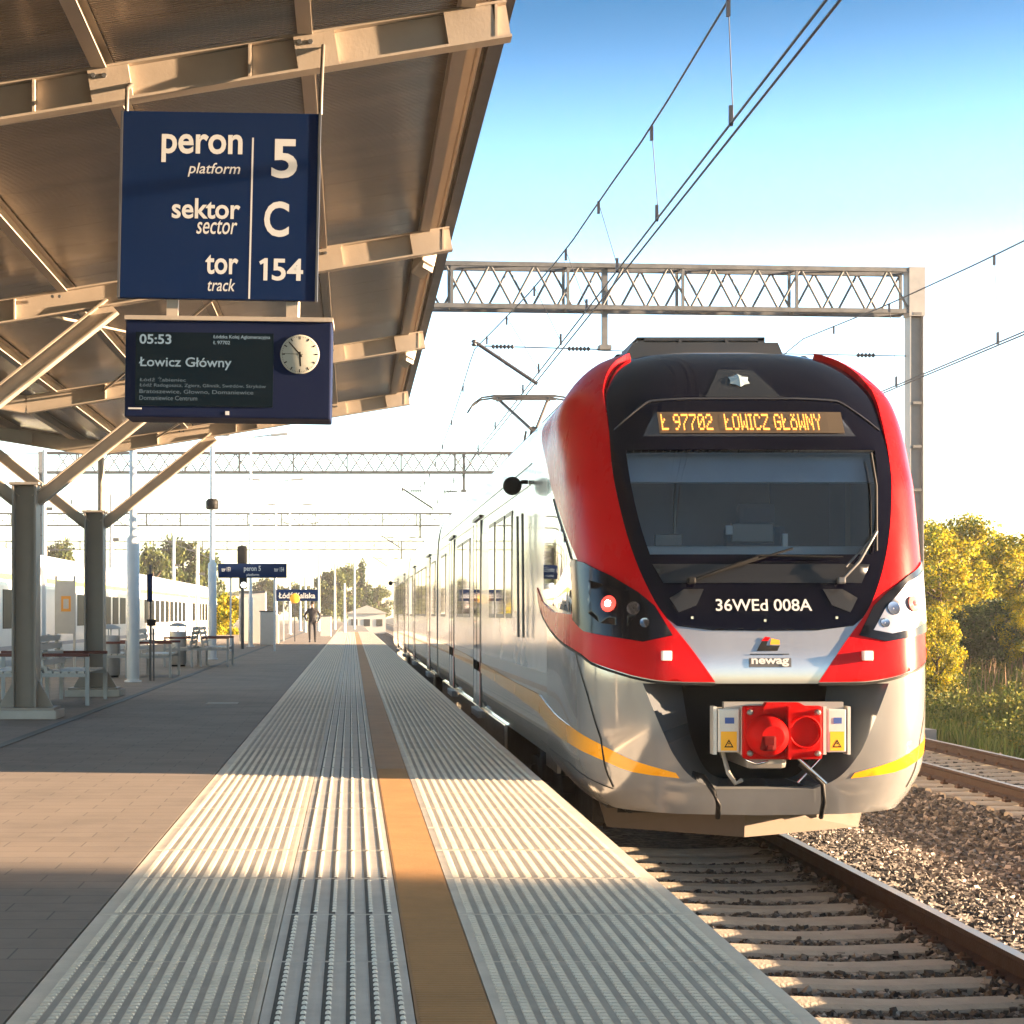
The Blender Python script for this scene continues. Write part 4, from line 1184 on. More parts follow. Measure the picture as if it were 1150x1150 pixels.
for sg in (1, -1):
    xe = .80 if sg > 0 else 2 * CX - .80
    mb = MB(); ye = -7.0
    while ye < 27.3:
        y2 = min(ye + .60, 27.42)
        a = (CX, ye + .003, ZV + zd); 
        pts = [(CX, ye + .003, ZV + zd), (xe, ye + .003, rz_(xe) + zd), (xe, y2 - .003, rz_(xe) + zd), (CX, y2 - .003, ZV + zd)]
        mb.prism(pts, (0, 0, .035)); ye = y2
    mb.prism([(CX, -7, ZV + zd + .04), (xe, -7, rz_(xe) + zd + .04), (xe, 27.42, rz_(xe) + zd + .04), (CX, 27.42, ZV + zd + .04)], (0, 0, .05))
    cpart(mb, "roof_deck", m_deck)
    mb = MB(); mb.box((xe + sg * .045, 10.2, rz_(xe) + zd + .02), (.085, 34.5, .17)); cpart(mb, "eave_gutter", mat("dark gutter", (.10, .095, .095), .5, .2, var=.1, vs=3))
    mb = MB(); mb.box((xe - sg * .05, 10.2, rz_(xe) + zd - .055), (.012, 34.4, .09)); mb.box((xe - sg * .11, 10.2, rz_(xe) + zd - .02), (.10, 34.4, .02)); cpart(mb, "edge_trim", STEELT)
mb = MB(); mb.bar((CX, 27.45, ZV + zd), (.8, 27.45, rz_(.8) + zd), .05, .14); mb.bar((CX, 27.45, ZV + zd), (2 * CX - .8, 27.45, rz_(.8) + zd), .05, .14); cpart(mb, "end_fascia", STEELT)
ZT = 2.58
for y in RY:
    mb = MB()
    mb.ibeam((CX, y, 0.10), (CX, y, ZT + .12), .30, .28, .022, up=(1, 0, 0))
    c_ = cpart(mb, "column", COLUMN)
    for sg in (-1, 1):
        mb = MB()
        mb.prism([(CX + sg * .13, y - .012, .10), (CX + sg * .34, y - .012, .10), (CX + sg * .30, y - .012, .16), (CX + sg * .13, y - .012, .46)], (0, .024, 0))
        sub(mb, "base_gusset", COLUMN, c_)
    mb = MB(); mb.box((CX, y, .115), (.72, .5, .03)); sub(mb, "base_plate", COLUMN, c_)
    mb = MB(); mb.box((CX, y, ZT + .13), (.34, .32, .03)); sub(mb, "head_plate", COLUMN, c_)
    mb = MB(); mb.box((CX, y, .05), (.80, .60, .10), bev=.012); sub(mb, "plinth", CONC, c_)
    for sg in (-1, 1):
        xt = CX + sg * 1.75
        mb = MB(); mb.ibeam((CX + sg * .12, y, ZT - .06), (xt, y, rz_(xt) - .10), .13, .15, .016, up=(0, 1, 0) if False else (0, 0, 1)); cpart(mb, "strut", STEELT)
for ya, yb2 in zip(RY[2:], RY[3:]):
    mb = MB(); mb.tube([(CX + .9, ya, rz_(CX + .9) + .02), (CX + 2.9, yb2, rz_(CX + 2.9) + .02)], .014, 6); mb.tube([(CX + 2.9, ya, rz_(CX + 2.9) + .02), (CX + .9, yb2, rz_(CX + .9) + .02)], .014, 6); cpart(mb, "wind_brace", STEELT)
# down pipe on the second column
mb = MB(); mb.tube([(CX + .05, 26.45, .1), (CX + .05, 26.45, ZV)], .05, 8); cpart(mb, "downpipe", COLUMN)

# small floodlights under the eave
m_fl = mat("floodlight cream", (.52, .47, .40), .4, .1, var=.1, vs=6)
for (px_, py_, Y, lab) in ((476, 293, 15.45, "small cream floodlight under the canopy edge nearer the camera"), (457, 399, 20.9, "small cream floodlight under the canopy edge farther down the platform")):
    p = at(px_, py_, Y); f = empty("floodlight", p, R(20)); tag(f, lab, "floodlight", "floodlights under the canopy edge")
    mb = MB(); mb.box((0, 0, -.02), (.13, .20, .17), rx=R(-30), ry=R(25), bev=.02); mb.build("housing", m_fl, f)
    mb = MB(); mb.box((.0, -.10, -.06), (.10, .012, .12), rx=R(-30), ry=R(25)); mb.build("lens", mat("floodlight lens", (.35, .33, .30), .2, coat=1), f)
    mb = MB(); mb.tube([(0, .05, .02), (-.02, .08, .14), (0, .06, rz_(p.x) + .1 - p.z)], .016, 6); mb.box((0, .05, .12), (.09, .05, .03)); mb.build("bracket", m_fl, f)

# ------------------------------------------------------------------ hanging sign and display
SY = 9.32
def rot_thing(o, rz=0, ry=0): o.rotation_euler = (0, ry, rz)
c = at(246, 231, SY); PP = F / SY
sg_ = empty("platform_sign", c); rot_thing(sg_, R(-1.0), R(1.2)); tag(sg_, "square navy hanging sign reading peron 5 sektor C tor 154 under the canopy", "sign")
W2, H2 = 110 / PP, 105 / PP
mb = MB(); mb.box((0, .02, 0), (2 * W2, .04, 2 * H2), bev=.004); mb.build("panel", NAVY, sg_)
for q in (-1, 1):
    mb = MB(); mb.box((q * (W2 + .006), .02, 0), (.012, .05, 2 * H2)); mb.build("edge_frame", mat("sign frame", (.10, .105, .12), .4, .5), sg_)
def sx_(px): return (px - 246) / PP
def sz_(py): return (231 - py) / PP
mb = MB()
for s, x0, x1, y0, y1, bo, sh in (("peron", 180, 271, 151, 183, .020, 0), ("platform", 210, 269, 183, 199, .006, .22), ("sektor", 193, 270, 223, 246, .020, 0), ("sector", 221, 267, 247, 263, .006, .22),
                                   ("tor", 232, 269, 286, 308, .020, 0), ("track", 235, 266, 313, 327, .006, .22), ("5", 304, 333, 155, 199, .022, 0), ("C", 297, 325, 225, 265, .022, 0), ("54", 307, 342, 289, 314, .020, 0)):
    text_xz(mb, s, sx_(x0), sx_(x1), sz_(y1), sz_(y0), -.0006, bo, sh)
mb.poly([(sx_(px_), -.0006, sz_(py_)) for px_, py_ in ((297.5, 314), (302, 314), (302, 289), (298.5, 289), (292.5, 293), (294, 296.5), (297.5, 294.5))])
mb.poly([(sx_(281), -.0006, sz_(335)), (sx_(283), -.0006, sz_(335)), (sx_(283.6), -.0006, sz_(154)), (sx_(281.6), -.0006, sz_(154))])
mb.build("lettering", SIGNW, sg_, False)
for x in (-W2 + .015, W2 + .008):
    mb = MB(); mb.tube([(x, .02, H2), (x, .02, H2 + .12), (x, .18, H2 + .30 + x * .22)], .012, 6); mb.build("hanger", mat("hanger steel", (.12, .11, .10), .5, .4), sg_)
for px_ in (195, 330):
    mb = MB(); mb.box((sx_(px_), .05, -H2 - .10), (.06, .04, .30)); mb.build("drop_bracket", STEELT, sg_)

c = at(256, 415, SY + .02); dp = empty("display_board", c); rot_thing(dp, R(-1.0), R(.9)); tag(dp, "wide indigo departure display with a dark screen and round clock hanging under the navy sign", "display board")
PP = F / (SY + .02)
W2, H2 = 116 / PP, 54.5 / PP
mb = MB(); mb.box((0, .14, 0), (2 * W2, .28, 2 * H2), bev=.01); mb.build("housing", NAVY2, dp)
mb = MB(); mb.box((0, .14, H2 + .012), (2 * W2 + .01, .30, .022)); mb.build("top_cap", STEELT, dp)
def dx_(px): return (px - 256) / PP
def dz_(py): return (415 - py) / PP
mb = MB(); mb.box(((dx_(152) + dx_(307)) / 2, -.001, (dz_(374) + dz_(457)) / 2), (dx_(307) - dx_(152), .008, dz_(374) - dz_(457)))
scn = mb.build("screen", mat("unlit lcd", (.002, .005, .008), .4, emit=(.008, .018, .024), es=.03, spec=.06), dp)
m_lt = mat("lcd light text", (.07, .10, .12), .5, emit=(.30, .40, .46), es=.05); m_dk = mat("lcd dim text", (.022, .03, .036), .5, emit=(.10, .14, .16), es=.09)
mb = MB(); text_xz(mb, "05:53", dx_(156), dx_(192), dz_(387.5), dz_(376.5), -.0058, .02); text_xz(mb, "Łowicz Główny", dx_(156), dx_(260), dz_(416), dz_(402), -.0058, .012)
text_xz(mb, "Łódzka Kolej Aglomeracyjna", dx_(239), dx_(303), dz_(381.5), dz_(376.5), -.0058, .01); text_xz(mb, "Ł 97702", dx_(239), dx_(258), dz_(387), dz_(383), -.0058, .01)
mb.build("screen_text", m_lt, scn, False).parent = dp
mb = MB()
for s, x0, x1, y in (("Łódź Żabieniec", 157, 209, 426), ("Łódź Radogoszcz, Zgierz, Glinnik, Swędów, Stryków", 157, 299, 433), ("Bratoszewice, Głowno, Domaniewice", 157, 285, 440), ("Domaniewice Centrum", 157, 222, 447)):
    text_xz(mb, s, dx_(x0), dx_(x1), dz_(y + 3.5), dz_(y - 1.5), -.0058)
mb.build("route_text", m_dk, dp, False)
mb = MB(); mb.box((dx_(152), -.001, dz_(460)), (.07, .004, .008)); mb.box((dx_(256), -.001, dz_(464)), (.02, .004, .02)); mb.build("maker_plate", SIGNW, dp, False)
ck = MB(); cc = (dx_(336.5), 0, dz_(397)); rr = 22 / PP
ck.lathe([(0.0, -.006), (rr * .96, -.006), (rr, -.004), (rr, .0)], cc, 'Y', 40, False)
clk = ck.build("clock_face", mat("clock face", (.36, .35, .30), .6), dp)
mb = MB(); ccv = Vector(cc)
def hand(mb, ang, ln, w, y):
    a = R(ang); d = Vector((math.sin(a), 0, math.cos(a))); p = Vector((d.z, 0, -d.x))
    mb.poly([ccv + Vector((0, y, 0)) - d * ln * .2 + p * w, ccv + Vector((0, y, 0)) - d * ln * .2 - p * w, ccv + Vector((0, y, 0)) + d * ln - p * w * .7, ccv + Vector((0, y, 0)) + d * ln + p * w * .7])
for k in range(60):
    a = R(k * 6); d = Vector((math.sin(a), 0, math.cos(a))); p = Vector((d.z, 0, -d.x)); big = k % 5 == 0
    r0 = rr * (.76 if big else .87); r1 = rr * .92; w = .0032 if big else .0010
    mb.poly([ccv + Vector((0, -.0068, 0)) + d * r0 - p * w, ccv + Vector((0, -.0068, 0)) + d * r0 + p * w, ccv + Vector((0, -.0068, 0)) + d * r1 + p * w, ccv + Vector((0, -.0068, 0)) + d * r1 - p * w])
mb.build("hour_mark", BLACKM, dp, False)
for ang, ln, w, y in ((176, .62, .0055, -.0076), (318, .84, .0042, -.0084), (272, .80, .0014, -.0092)):
    mb = MB(); hand(mb, ang, rr * ln, w, y); mb.build("clock_hand", BLACKM, dp, False)
for x in (-.31, .35):
    mb = MB(); mb.tube([(x, .15, H2), (x, .15, H2 + .16)], .018, 6); mb.build("hanger", STEELT, dp)
# long hangers carry the sign and display from the rafter
# ------------------------------------------------------------------ platform furniture
def gp(px, py): 
    Y = H * F / (py - VY); return Vector(((px - VX) / F * Y, Y, 0))
# double benches
def bench_proto():
    r = empty("bench", (0, 0, 0))
    fr = mat("bench frame grey", (.30, .32, .34), .4, .4)
    for y in (-.85, .85):
        mb = MB()
        for x in (-.72, -.10, .10, .72): mb.bar((x, y, 0), (x, y, .64 if abs(x) > .5 else .45), .05, .05)
        mb.bar((-.72, y, .40), (.72, y, .40), .05, .05); mb.build("leg_frame", fr, r)
        mb = MB()
        for sg in (-1, 1): mb.box((sg * .44, y, .665), (.62, .07, .045), bev=.012)
        mb.build("armrest", WOODM, r)
    for sg in (-1, 1):
        mb = MB()
        for k in range(5): mb.box((sg * (.22 + k * .105), 0, .44), (.085, 1.8, .03))
        mb.build("seat", WHITES, r)
        mb = MB()
        for k in range(4): mb.box((sg * (.13 - .02 * k), 0, .56 + k * .105), (.03, 1.8, .075))
        for y in (-.7, .7): mb.bar((sg * .15, y, .42), (sg * .05, y, .92), .03, .04)
        mb.build("backrest", WHITES, r)
    return r
bp_ = bench_proto()
for i, (x, y, rz, lab) in enumerate(((-4.2, 24.3, 0, "double white slatted bench with dark red armrests between the two forked columns"), (-3.55, 41.5, 0, "far white slatted bench beside the grey litter bin"), (-4.15, 34.5, 0, "middle white slatted bench standing behind the second forked column"))):
    o = bp_ if i == 0 else copy_tree(bp_)
    o.location = (x, y, 0); o.rotation_euler = (0, 0, rz); tag(o, lab, "bench", "white slatted benches on the platform")
# litter bins
def bin_proto():
    r = empty("litter_bin", (0, 0, 0)); gm = mat("bin grey metal", (.42, .43, .44), .45, .5, var=.12, vs=6)
    mb = MB(); mb.lathe([(.19, .04), (.20, .06), (.20, .78), (.19, .80)], (0, 0, 0), 'Z', 20); mb.build("drum", gm, r)
    mb = MB(); mb.lathe([(.21, .92), (.21, .95), (.10, 1.0), (.0, 1.01)], (0, 0, 0), 'Z', 20)
    for a in range(4): mb.bar((.18 * math.cos(a * 1.571), .18 * math.sin(a * 1.571), .78), (.18 * math.cos(a * 1.571), .18 * math.sin(a * 1.571), .93), .02)
    mb.build("lid", gm, r); mb = MB(); mb.lathe([(.17, 0), (.17, .05)], (0, 0, 0), 'Z', 16); mb.build("foot", BLACKM, r)
    return r
bn = bin_proto()
for i, (x, y, lab) in enumerate(((-4.02, 41.2, "grey cylindrical litter bin left of the far bench"), (-4.62, 34.0, "grey cylindrical litter bin just right of the second forked column"))):
    o = bn if i == 0 else copy_tree(bn); o.location = (x, y, 0); tag(o, lab, "litter bin", "litter bins on the platform")
# manhole plate
mb = MB(); mb.box((gp(250, 790).x, gp(250, 790).y, .004), (.42, .42, .008)); o = mb.build("manhole_cover", CONC); tag(o, "small pale cover plate set into the dark paving", "manhole cover")

# lamp posts along the platform
def lamp_post(x, y, h, lab, thick=True, arm=1.0):
    r = empty("lamp_post", (x, y, 0)); tag(r, lab, "lamp post", "double-armed lamp posts on the platform")
    mb = MB(); mb.lathe([(.15, 0), (.15, .03), (.10, .04)], (0, 0, 0), 'Z', 16); mb.lathe([(.112, .04), (.112, 2.55), (.068, 2.60), (.06, h)] if thick else [(.085, .04), (.085, 1.8), (.055, 1.85), (.045, h)], (0, 0, 0), 'Z', 16); mb.build("pole", LAMPW, r)
    mb = MB(); mb.tube([(-arm, 0, h + .12), (-arm * .5, 0, h + .06), (0, 0, h), (arm * .5, 0, h + .06), (arm, 0, h + .12)], .03, 6); mb.build("arm", LAMPW, r)
    for sg in (-1, 1):
        mb = MB(); mb.box((sg * (arm + .12), 0, h + .12), (.62, .20, .09), ry=R(-5) * sg, bev=.025); mb.build("lantern", mat("lantern grey", (.30, .31, .33), .4, .3), r)
    return r
lamp_post(-3.88, 31.6, 7.6, "thick pale blue lamp post nearest the camera, right of the second forked column")
lp2 = lamp_post(-3.72, 47.5, 7.6, "pale tall lamp post with a dark collar standing right of the far bench")
mb = MB(); mb.lathe([(.15, 4.0), (.17, 4.05), (.17, 4.22), (.12, 4.28)], (0, 0, 0), 'Z', 12); mb.build("collar", BLACKM, lp2)
for y, lab in ((66, "pale lamp post with a double head rising behind the wide platform sign"), (88, "slim lamp post just right of the wide platform sign"), (108, "slim lamp post behind the station name board"), (130, "farthest slim lamp post in the row past the station name board")):
    lamp_post(-3.75, y, 7.75, lab, False, .95)
# info post with small blue plate and timetable case
p = empty("notice_post", (-3.7, 32.2, 0)); tag(p, "slim grey notice post with a small blue plate beside the thick lamp post", "notice post")
mb = MB(); mb.bar((.06, 0, 0), (.06, 0, 2.1), .04); mb.bar((.12, 0, 0), (.12, 0, .95), .03); mb.build("post", GALV, p); mb = MB(); mb.box((0.05, -.03, 1.68), (.10, .03, .5)); mb.build("plate", NAVY, p); mb = MB(); mb.box((.08, -.03, 1.05), (.16, .06, .12)); mb.build("handle_box", BLACKM, p)
tcs = empty("timetable_case", (-5.95, 37.0, 0)); tag(tcs, "white timetable case with an orange poster seen between the two forked columns", "timetable case")
mb = MB()
for x in (-.19, .19): mb.bar((x, 0, 0), (x, 0, 2.0), .05)
mb.build("post", WHITES, tcs); mb = MB(); mb.box((0, 0, 1.35), (.42, .08, 1.1), bev=.01); mb.build("case", WHITES, tcs); mb = MB(); mb.box((.02, -.043, 1.42), (.20, .006, .32)); mb.build("poster", mat("orange poster", (.75, .33, .05), .5), tcs); mb = MB(); mb.box((.02, -.0475, 1.42), (.11, .004, .20)); mb.build("poster_panel", WHITES, tcs)

# far signs
def hang_sign(px0, px1, py0, py1, Y, lab, texts, name):
    a, b2 = at(px0, py0, Y), at(px1, py1, Y); c = (a + b2) / 2; w = b2.x - a.x; h = a.z - b2.z; k = F / Y
    r = empty(name, (c.x, Y, 0)); tag(r, lab, "sign")
    mb = MB(); mb.box((0, 0, c.z), (w, .10, h), bev=.01); mb.build("panel", NAVY, r)
    mb = MB()
    for s, x0, x1, y0, y1 in texts: text_xz(mb, s, (x0 - (px0 + px1) / 2) / k, (x1 - (px0 + px1) / 2) / k, c.z + ((py0 + py1) / 2 - y1) / k, c.z + ((py0 + py1) / 2 - y0) / k, -.054, .02)
    mb.build("lettering", SIGNW, r, False)
    mb = MB()
    for x in (-w * .32, w * .32): mb.bar((x, .09, 0), (x, .09, c.z + h / 2), .06)
    mb.build("post", LAMPW, r)
hang_sign(245, 322, 633, 649, 58, "wide navy sign on posts reading peron 5 across the far platform", [("peron 5", 274, 293, 635.5, 643), ("tor 153", 249, 259, 637, 642), ("tor 154", 308, 319, 637, 642), ("platform", 277, 291, 644, 647.5)], "direction_sign")
hang_sign(310, 357, 662, 675, 80, "navy station name board reading Łódź Kaliska behind the walking person", [("Łódź Kaliska", 313, 354, 665, 672)], "station_name_board")
y_ = empty("yellow_sign", (at(331, 0, 79).x, 79, 0)); tag(y_, "round yellow sign on a thin pole in front of the station name board", "sign")
mb = MB(); mb.lathe([(.0, -.01), (.20, -.01), (.22, 0), (.20, .01)], (0, -.03, at(0, 672, 79).z), 'Y', 20, False); mb.build("disc", mat("orange yellow sign", (.80, .40, .03), .5), y_); mb = MB(); mb.bar((0, 0, 0), (0, 0, at(0, 665, 79).z), .05); mb.build("pole", GALV, y_)
# signal
sgp = at(272, 0, 62); s_ = empty("railway_signal", (sgp.x, 62, 0)); tag(s_, "black railway signal head with a white light on a post behind the wide platform sign", "signal")
mb = MB(); mb.tube([(0, .1, 0), (0, .1, at(0, 612, 62).z)], .06, 8); mb.build("post", GALV, s_)
def hz(py, Y): return H - (py - VY) / F * Y
mb = MB(); mb.box((0, 0, (hz(613, 62) + hz(634, 62)) / 2), (.34, .12, hz(613, 62) - hz(634, 62)), bev=.08); mb.box((.03, 0, (hz(646, 62) + hz(662, 62)) / 2), (.28, .12, .46), bev=.06)
hd = mb.build("signal_head", BLACKM, s_)
mb = MB(); mb.lathe([(0, -.03), (.09, -.02), (.10, 0)], (.06, -.06, hz(657, 62)), 'Y', 14, False); mb.build("white_lamp", mat("signal lamp white", (.9, .9, .9), .3, emit=(1, .97, .9), es=1.2), s_)
# pale cabinet (ticket shelter)
k = empty("platform_cabinet", (at(284, 0, 74).x, 74, 0)); tag(k, "tall white cabinet standing under the wide platform sign", "cabinet")
mb = MB(); mb.box((0, 0, 1.05), (1.1, .9, 2.1), bev=.02); mb.build("body", WHITES, k); mb = MB(); mb.box((0, 0, 2.14), (1.1, 1.0, .07)); mb.build("roof", GALV, k); mb = MB(); mb.box((-.25, -.456, 1.0), (.42, .012, 1.8)); mb.build("door", mat("cabinet door", (.60, .58, .54), .5), k)
mb = MB(); mb.box((.85, 0, .6), (.45, .5, 1.2), bev=.02); mb.build("side_box", WHITES, k)

# person
def skin_body(name, joints, edges, m, parent=None, sub_=2):
    me = bpy.data.meshes.new(name); me.from_pydata([j[:3] for j in joints], edges, [])
    o = bpy.data.objects.new(name, me); col.objects.link(o)
    md = o.modifiers.new("skin", 'SKIN'); 
    for i, j in enumerate(joints): me.skin_vertices[0].data[i].radius = (j[3], j[4] if len(j) > 4 else j[3])
    me.skin_vertices[0].data[0].use_root = True
    md.use_smooth_shade = True
    s = o.modifiers.new("sub", 'SUBSURF'); s.levels = sub_; s.render_levels = sub_
    bpy.context.view_layer.update()
    m2 = bpy.data.meshes.new_from_object(o.evaluated_get(bpy.context.evaluated_depsgraph_get()))
    bpy.data.objects.remove(o); m2.name = name; m2.materials.clear()
    o = bpy.data.objects.new(name, m2); col.objects.link(o)
    for x in (m if isinstance(m, list) else [m]): m2.materials.append(x)
    if parent: o.parent = parent
    return o
pY = 75.0; pX = (351 - VX) / F * pY
per = empty("person", (pX, pY, 0), 0); tag(per, "person in dark jacket and trousers walking along the far platform with elbows out", "person")
SKIN = mat("skin", (.45, .27, .20), .5); DARKC = mat("dark clothing", (.022, .022, .028), .85)
J = [(0, 0, .92, .13, .10), (0, 0, 1.12, .14, .10), (0, 0, 1.35, .17, .11), (0, 0, 1.46, .07), (0, -.01, 1.52, .055), (0, -.02, 1.58, .075, .09), (0, -.02, 1.66, .07, .085), (0, -.02, 1.72, .03),
     (-.19, 0, 1.38, .06), (-.33, .02, 1.14, .05), (-.24, -.08, .94, .04), (-.22, -.10, .85, .035),
     (.19, 0, 1.38, .06), (.33, .02, 1.14, .05), (.25, -.06, .93, .04), (.22, -.09, .85, .035),
     (-.10, 0, .86, .095), (-.11, -.10, .48, .07), (-.11, -.04, .10, .05), (-.12, -.18, .045, .045),
     (.10, 0, .86, .095), (.11, .04, .48, .07), (.11, .16, .12, .05), (.12, .04, .045, .045)]
E = [(0, 1), (1, 2), (2, 3), (3, 4), (4, 5), (5, 6), (6, 7), (2, 8), (8, 9), (9, 10), (10, 11), (2, 12), (12, 13), (13, 14), (14, 15), (0, 16), (16, 17), (17, 18), (18, 19), (0, 20), (20, 21), (21, 22), (22, 23)]
body = skin_body("body", J, E, [DARKC, SKIN], per)
for p_ in body.data.polygons:
    c_ = p_.center
    if c_.z > 1.49 or (abs(c_.x) > .16 and c_.z < .90 and c_.z > .78 and c_.y < -.04): p_.material_index = 1
mb = MB(); mb.lathe([(.0, .0), (.06, .0), (.092, -.05), (.098, -.11), (.085, -.17), (.07, -.2)], (0, .0, 1.755), 'Z', 14, False); mb.build("hair", mat("dark hair", (.02, .015, .012), .8), per)
# ------------------------------------------------------------------ overhead line gantries
def gantry(Y, x0, x1, post, lab, rot=0.0, arm=None, seg=.41, r0=.040, mast_l=True, zb=6.78, zt=7.54):
    g = empty("catenary_gantry", (x1, Y, RZ - .35), rot); tag(g, lab, "gantry", "lattice gantries carrying the overhead wires")
    o_ = RZ - .35; L = x0 - x1; zb -= o_; zt -= o_; d = .22
    mb = MB()
    for y in (-d, d):
        for z in (zb, zt): mb.bar((L, y, z), (0, y, z), r0 * 2, r0 * 2)
        k = 0; x = 0.0; s = 1 if y < 0 else 0
        while x > L + seg:
            a, b2 = (zb, zt) if (k + s) % 2 else (zt, zb)
            mb.tube([(x, y, a), (x - seg, y, b2)], .024, 5, False); x -= seg; k += 1
    x = 0.0
    while x > L:
        for y in (-d, d): mb.bar((x, y, zb), (x, y, zt), .05)
        for z in (zb, zt): mb.bar((x, -d, z), (x, d, z), .04)
        mb.tube([(x, -d, zt), (x - 2.1, d, zt)], .015, 4, False); mb.tube([(x, -d, zb), (x - 2.1, d, zb)], .015, 4, False)
        x -= 2.12
    mb.build("truss", GALV, g)
    for xm in ([0.0, L] if mast_l else [0.0]):
        mb = MB(); xo = xm + (.13 if xm == 0 else -.13)
        mb.ibeam((xo, -.12, 0), (xo, -.12, zt + .02), .03 + .24, .26, .018, up=(1, 0, 0)); mb.box((xo, -.12, .1), (.6, .6, .2)); mb.box((xo, -.12, zt - .4), (.30, .30, .9))
        m_ = mb.build("mast", mat("mast steel", (.22, .22, .225), .5, .2, var=.15, vs=4), g)
        mb = MB()
        for z in (4.6, 5.4, 6.2, zb - .05): mb.box((xo, -.26, z), (.16, .03, .05))
        mb.build("clamp", GALV, g)
    for (xp, zp) in post:
        xl = xp - x1
        mb = MB(); mb.bar((xl, -.05, zp - o_), (xl, -.05, zt + .02), .10, .10); mb.box((xl, -.05, zp - o_ + .05), (.22, .22, .08)); mb.build("drop_post", GALV, g)
        # inclined registration arm with insulator
        mb = MB(); mb.tube([(xl - 2.40, -.05, zp - o_ + .14), (xl - 1.24, -.05, zp - o_ - .62)], .035, 8); mb.lathe([(.03, 0), (.06, .03), (.03, .06), (.06, .09), (.03, .12)], (xl - 2.40, -.05, zp - o_ + .05), 'Z', 8); mb.build("registration_arm", WIREM, g)
        mb = MB(); mb.tube([(xl, -.05, zp - o_ + .02), (xl - 2.2, -.05, zp - o_ + .06)], .012, 5)
        for k in range(6): mb.lathe([(.02, -.03), (.05, 0), (.02, .03)], (xl - .3 - k * .07, -.05, zp - o_ + .026), 'X', 8, False); mb.lathe([(.02, -.03), (.05, 0), (.02, .03)], (xl - 1.7 - k * .07, -.05, zp - o_ + .05), 'X', 8, False)
        mb.build("cross_span_insulator", WIREM, g)
    return g
gan = gantry(33.0, -13.0, 10.25, [(4.60, 6.02)], "nearest grey lattice gantry crossing above the red train with a mast behind its right side", R(4.2))
# steady wire of the near gantry towards the mast
mb = MB(); mb.tube([(-5.7, -.05, 6.02 - RZ + .35), (0.05, -.05, 5.98 - RZ + .35)], .010, 5)
for k in range(5): mb.lathe([(.02, -.03), (.05, 0), (.02, .03)], (-.9 + k * .07, -.05, 5.985 - RZ + .35), 'X', 8, False)
mb.build("steady_wire", WIREM, gan)
gantry(70.0, -12.0, 10.42, [(4.4, 6.0)], "second lattice gantry crossing the station beyond the canopy", 0, seg=.5)
gantry(112.0, -23, 10.42, [(4.3, 6.0)], "third lattice gantry low above the far platform", 0, seg=.8)
gantry(154.0, -32, 10.42, [(4.3, 6.0)], "farthest lattice gantry, a thin line over the tracks", 0, seg=1.0)
# cross beam piece seen between gantries 1 and 2
def catenary(lab, xc, dzc, mess, y0, y1, drops, rad=.011, off=.09, xm=None):
    r = empty("overhead_line", (xc, y0, 0)); tag(r, lab, "overhead wire", "overhead lines above the tracks")
    def w(pts, rad, nm):
        mb = MB(); mb.tube([(p[0] - xc, p[1] - y0, p[2]) for p in pts], rad, 6, False); mb.build(nm, WIREM, r)
    for k in (0, 1):
        w([(xc + k * off, y0, H + dzc), (xc + k * off * .8, y1, H + dzc)], rad, "contact_wire")
    ysm = np.linspace(y0, y1, 120)
    w([(np.interp(y, mess[0], mess[2]), y, H + np.interp(y, mess[0], mess[1])) for y in ysm], rad, "messenger_wire")
    for y in drops:
        zt = H + np.interp(y, mess[0], mess[1]); xt = np.interp(y, mess[0], mess[2])
        mb = MB(); mb.tube([(xt - xc, y - y0, zt), (.02, y - y0, H + dzc)], .0045, 4, False); mb.box((xt - xc, y - y0, zt - .06), (.03, .03, .14)); mb.box((.0, y - y0, H + dzc + .06), (.03, .03, .16)); mb.build("dropper", WIREM, r)
def sag(y0, y1, zt, zl, xa, xb, m=9):
    t = np.linspace(0, 1, m); return list(y0 + (y1 - y0) * t), list(zt - (zt - zl) * 4 * t * (1 - t)), list(xa + (xb - xa) * t)
a = sag(-9, 33, 5.25, 4.52, 3.4, 2.28, 21); a2 = sag(33, 70, 4.95, 4.45, 2.28, 2.6); a3 = sag(70, 112, 4.9, 4.4, 2.6, 2.6); a4 = sag(112, 154, 4.9, 4.4, 2.6, 2.6)
mess = [sum((list(q[i][(1 if j else 0):]) for j, q in enumerate((a, a2, a3, a4))), []) for i in range(3)]
mess[0] = list(mess[0]);
# fit of the near span: measured heights and offsets
near = {10.0: (4.95, 3.05), 14.0: (4.83, 2.96), 17.4: (4.76, 2.93), 19.6: (4.63, 2.78), 22.5: (4.62, 2.72), 26.0: (4.68, 2.58), 29.5: (4.78, 2.42), 33.0: (4.90, 2.26)}
ks = sorted(near)
mess = [ks + [y for y in mess[0] if y > 33.5], [near[k][0] for k in ks] + [z for y, z in zip(mess[0], mess[1]) if y > 33.5], [near[k][1] for k in ks] + [x for y, x in zip(mess[0], mess[2]) if y > 33.5]]
mess = [[-9.0] + mess[0], [5.25] + mess[1], [3.4] + mess[2]]
catenary("overhead line above the red train's track, its twin contact wires crossing the sky", 2.98, 3.86, mess, -8, 154, [14.0, 17.4, 20.0, 22.6, 25.4, 28.4, 31, 37, 42, 47, 52, 57, 62, 66])
m2 = [[0, 14, 22.6, 24, 28, 33, 40, 52, 65, 70, 112], [5.6, 4.95, 4.75, 4.76, 4.88, 5.1, 4.7, 4.4, 4.7, 5.0, 5.0], [9.0, 8.65, 8.55, 8.5, 8.45, 8.35, 8.35, 8.35, 8.35, 8.35, 8.35]]
catenary("overhead line above the neighbouring track at the right edge of the sky", 8.56, 3.6, m2, 0, 112, [18, 23.6, 28, 31, 37, 42, 47, 52])
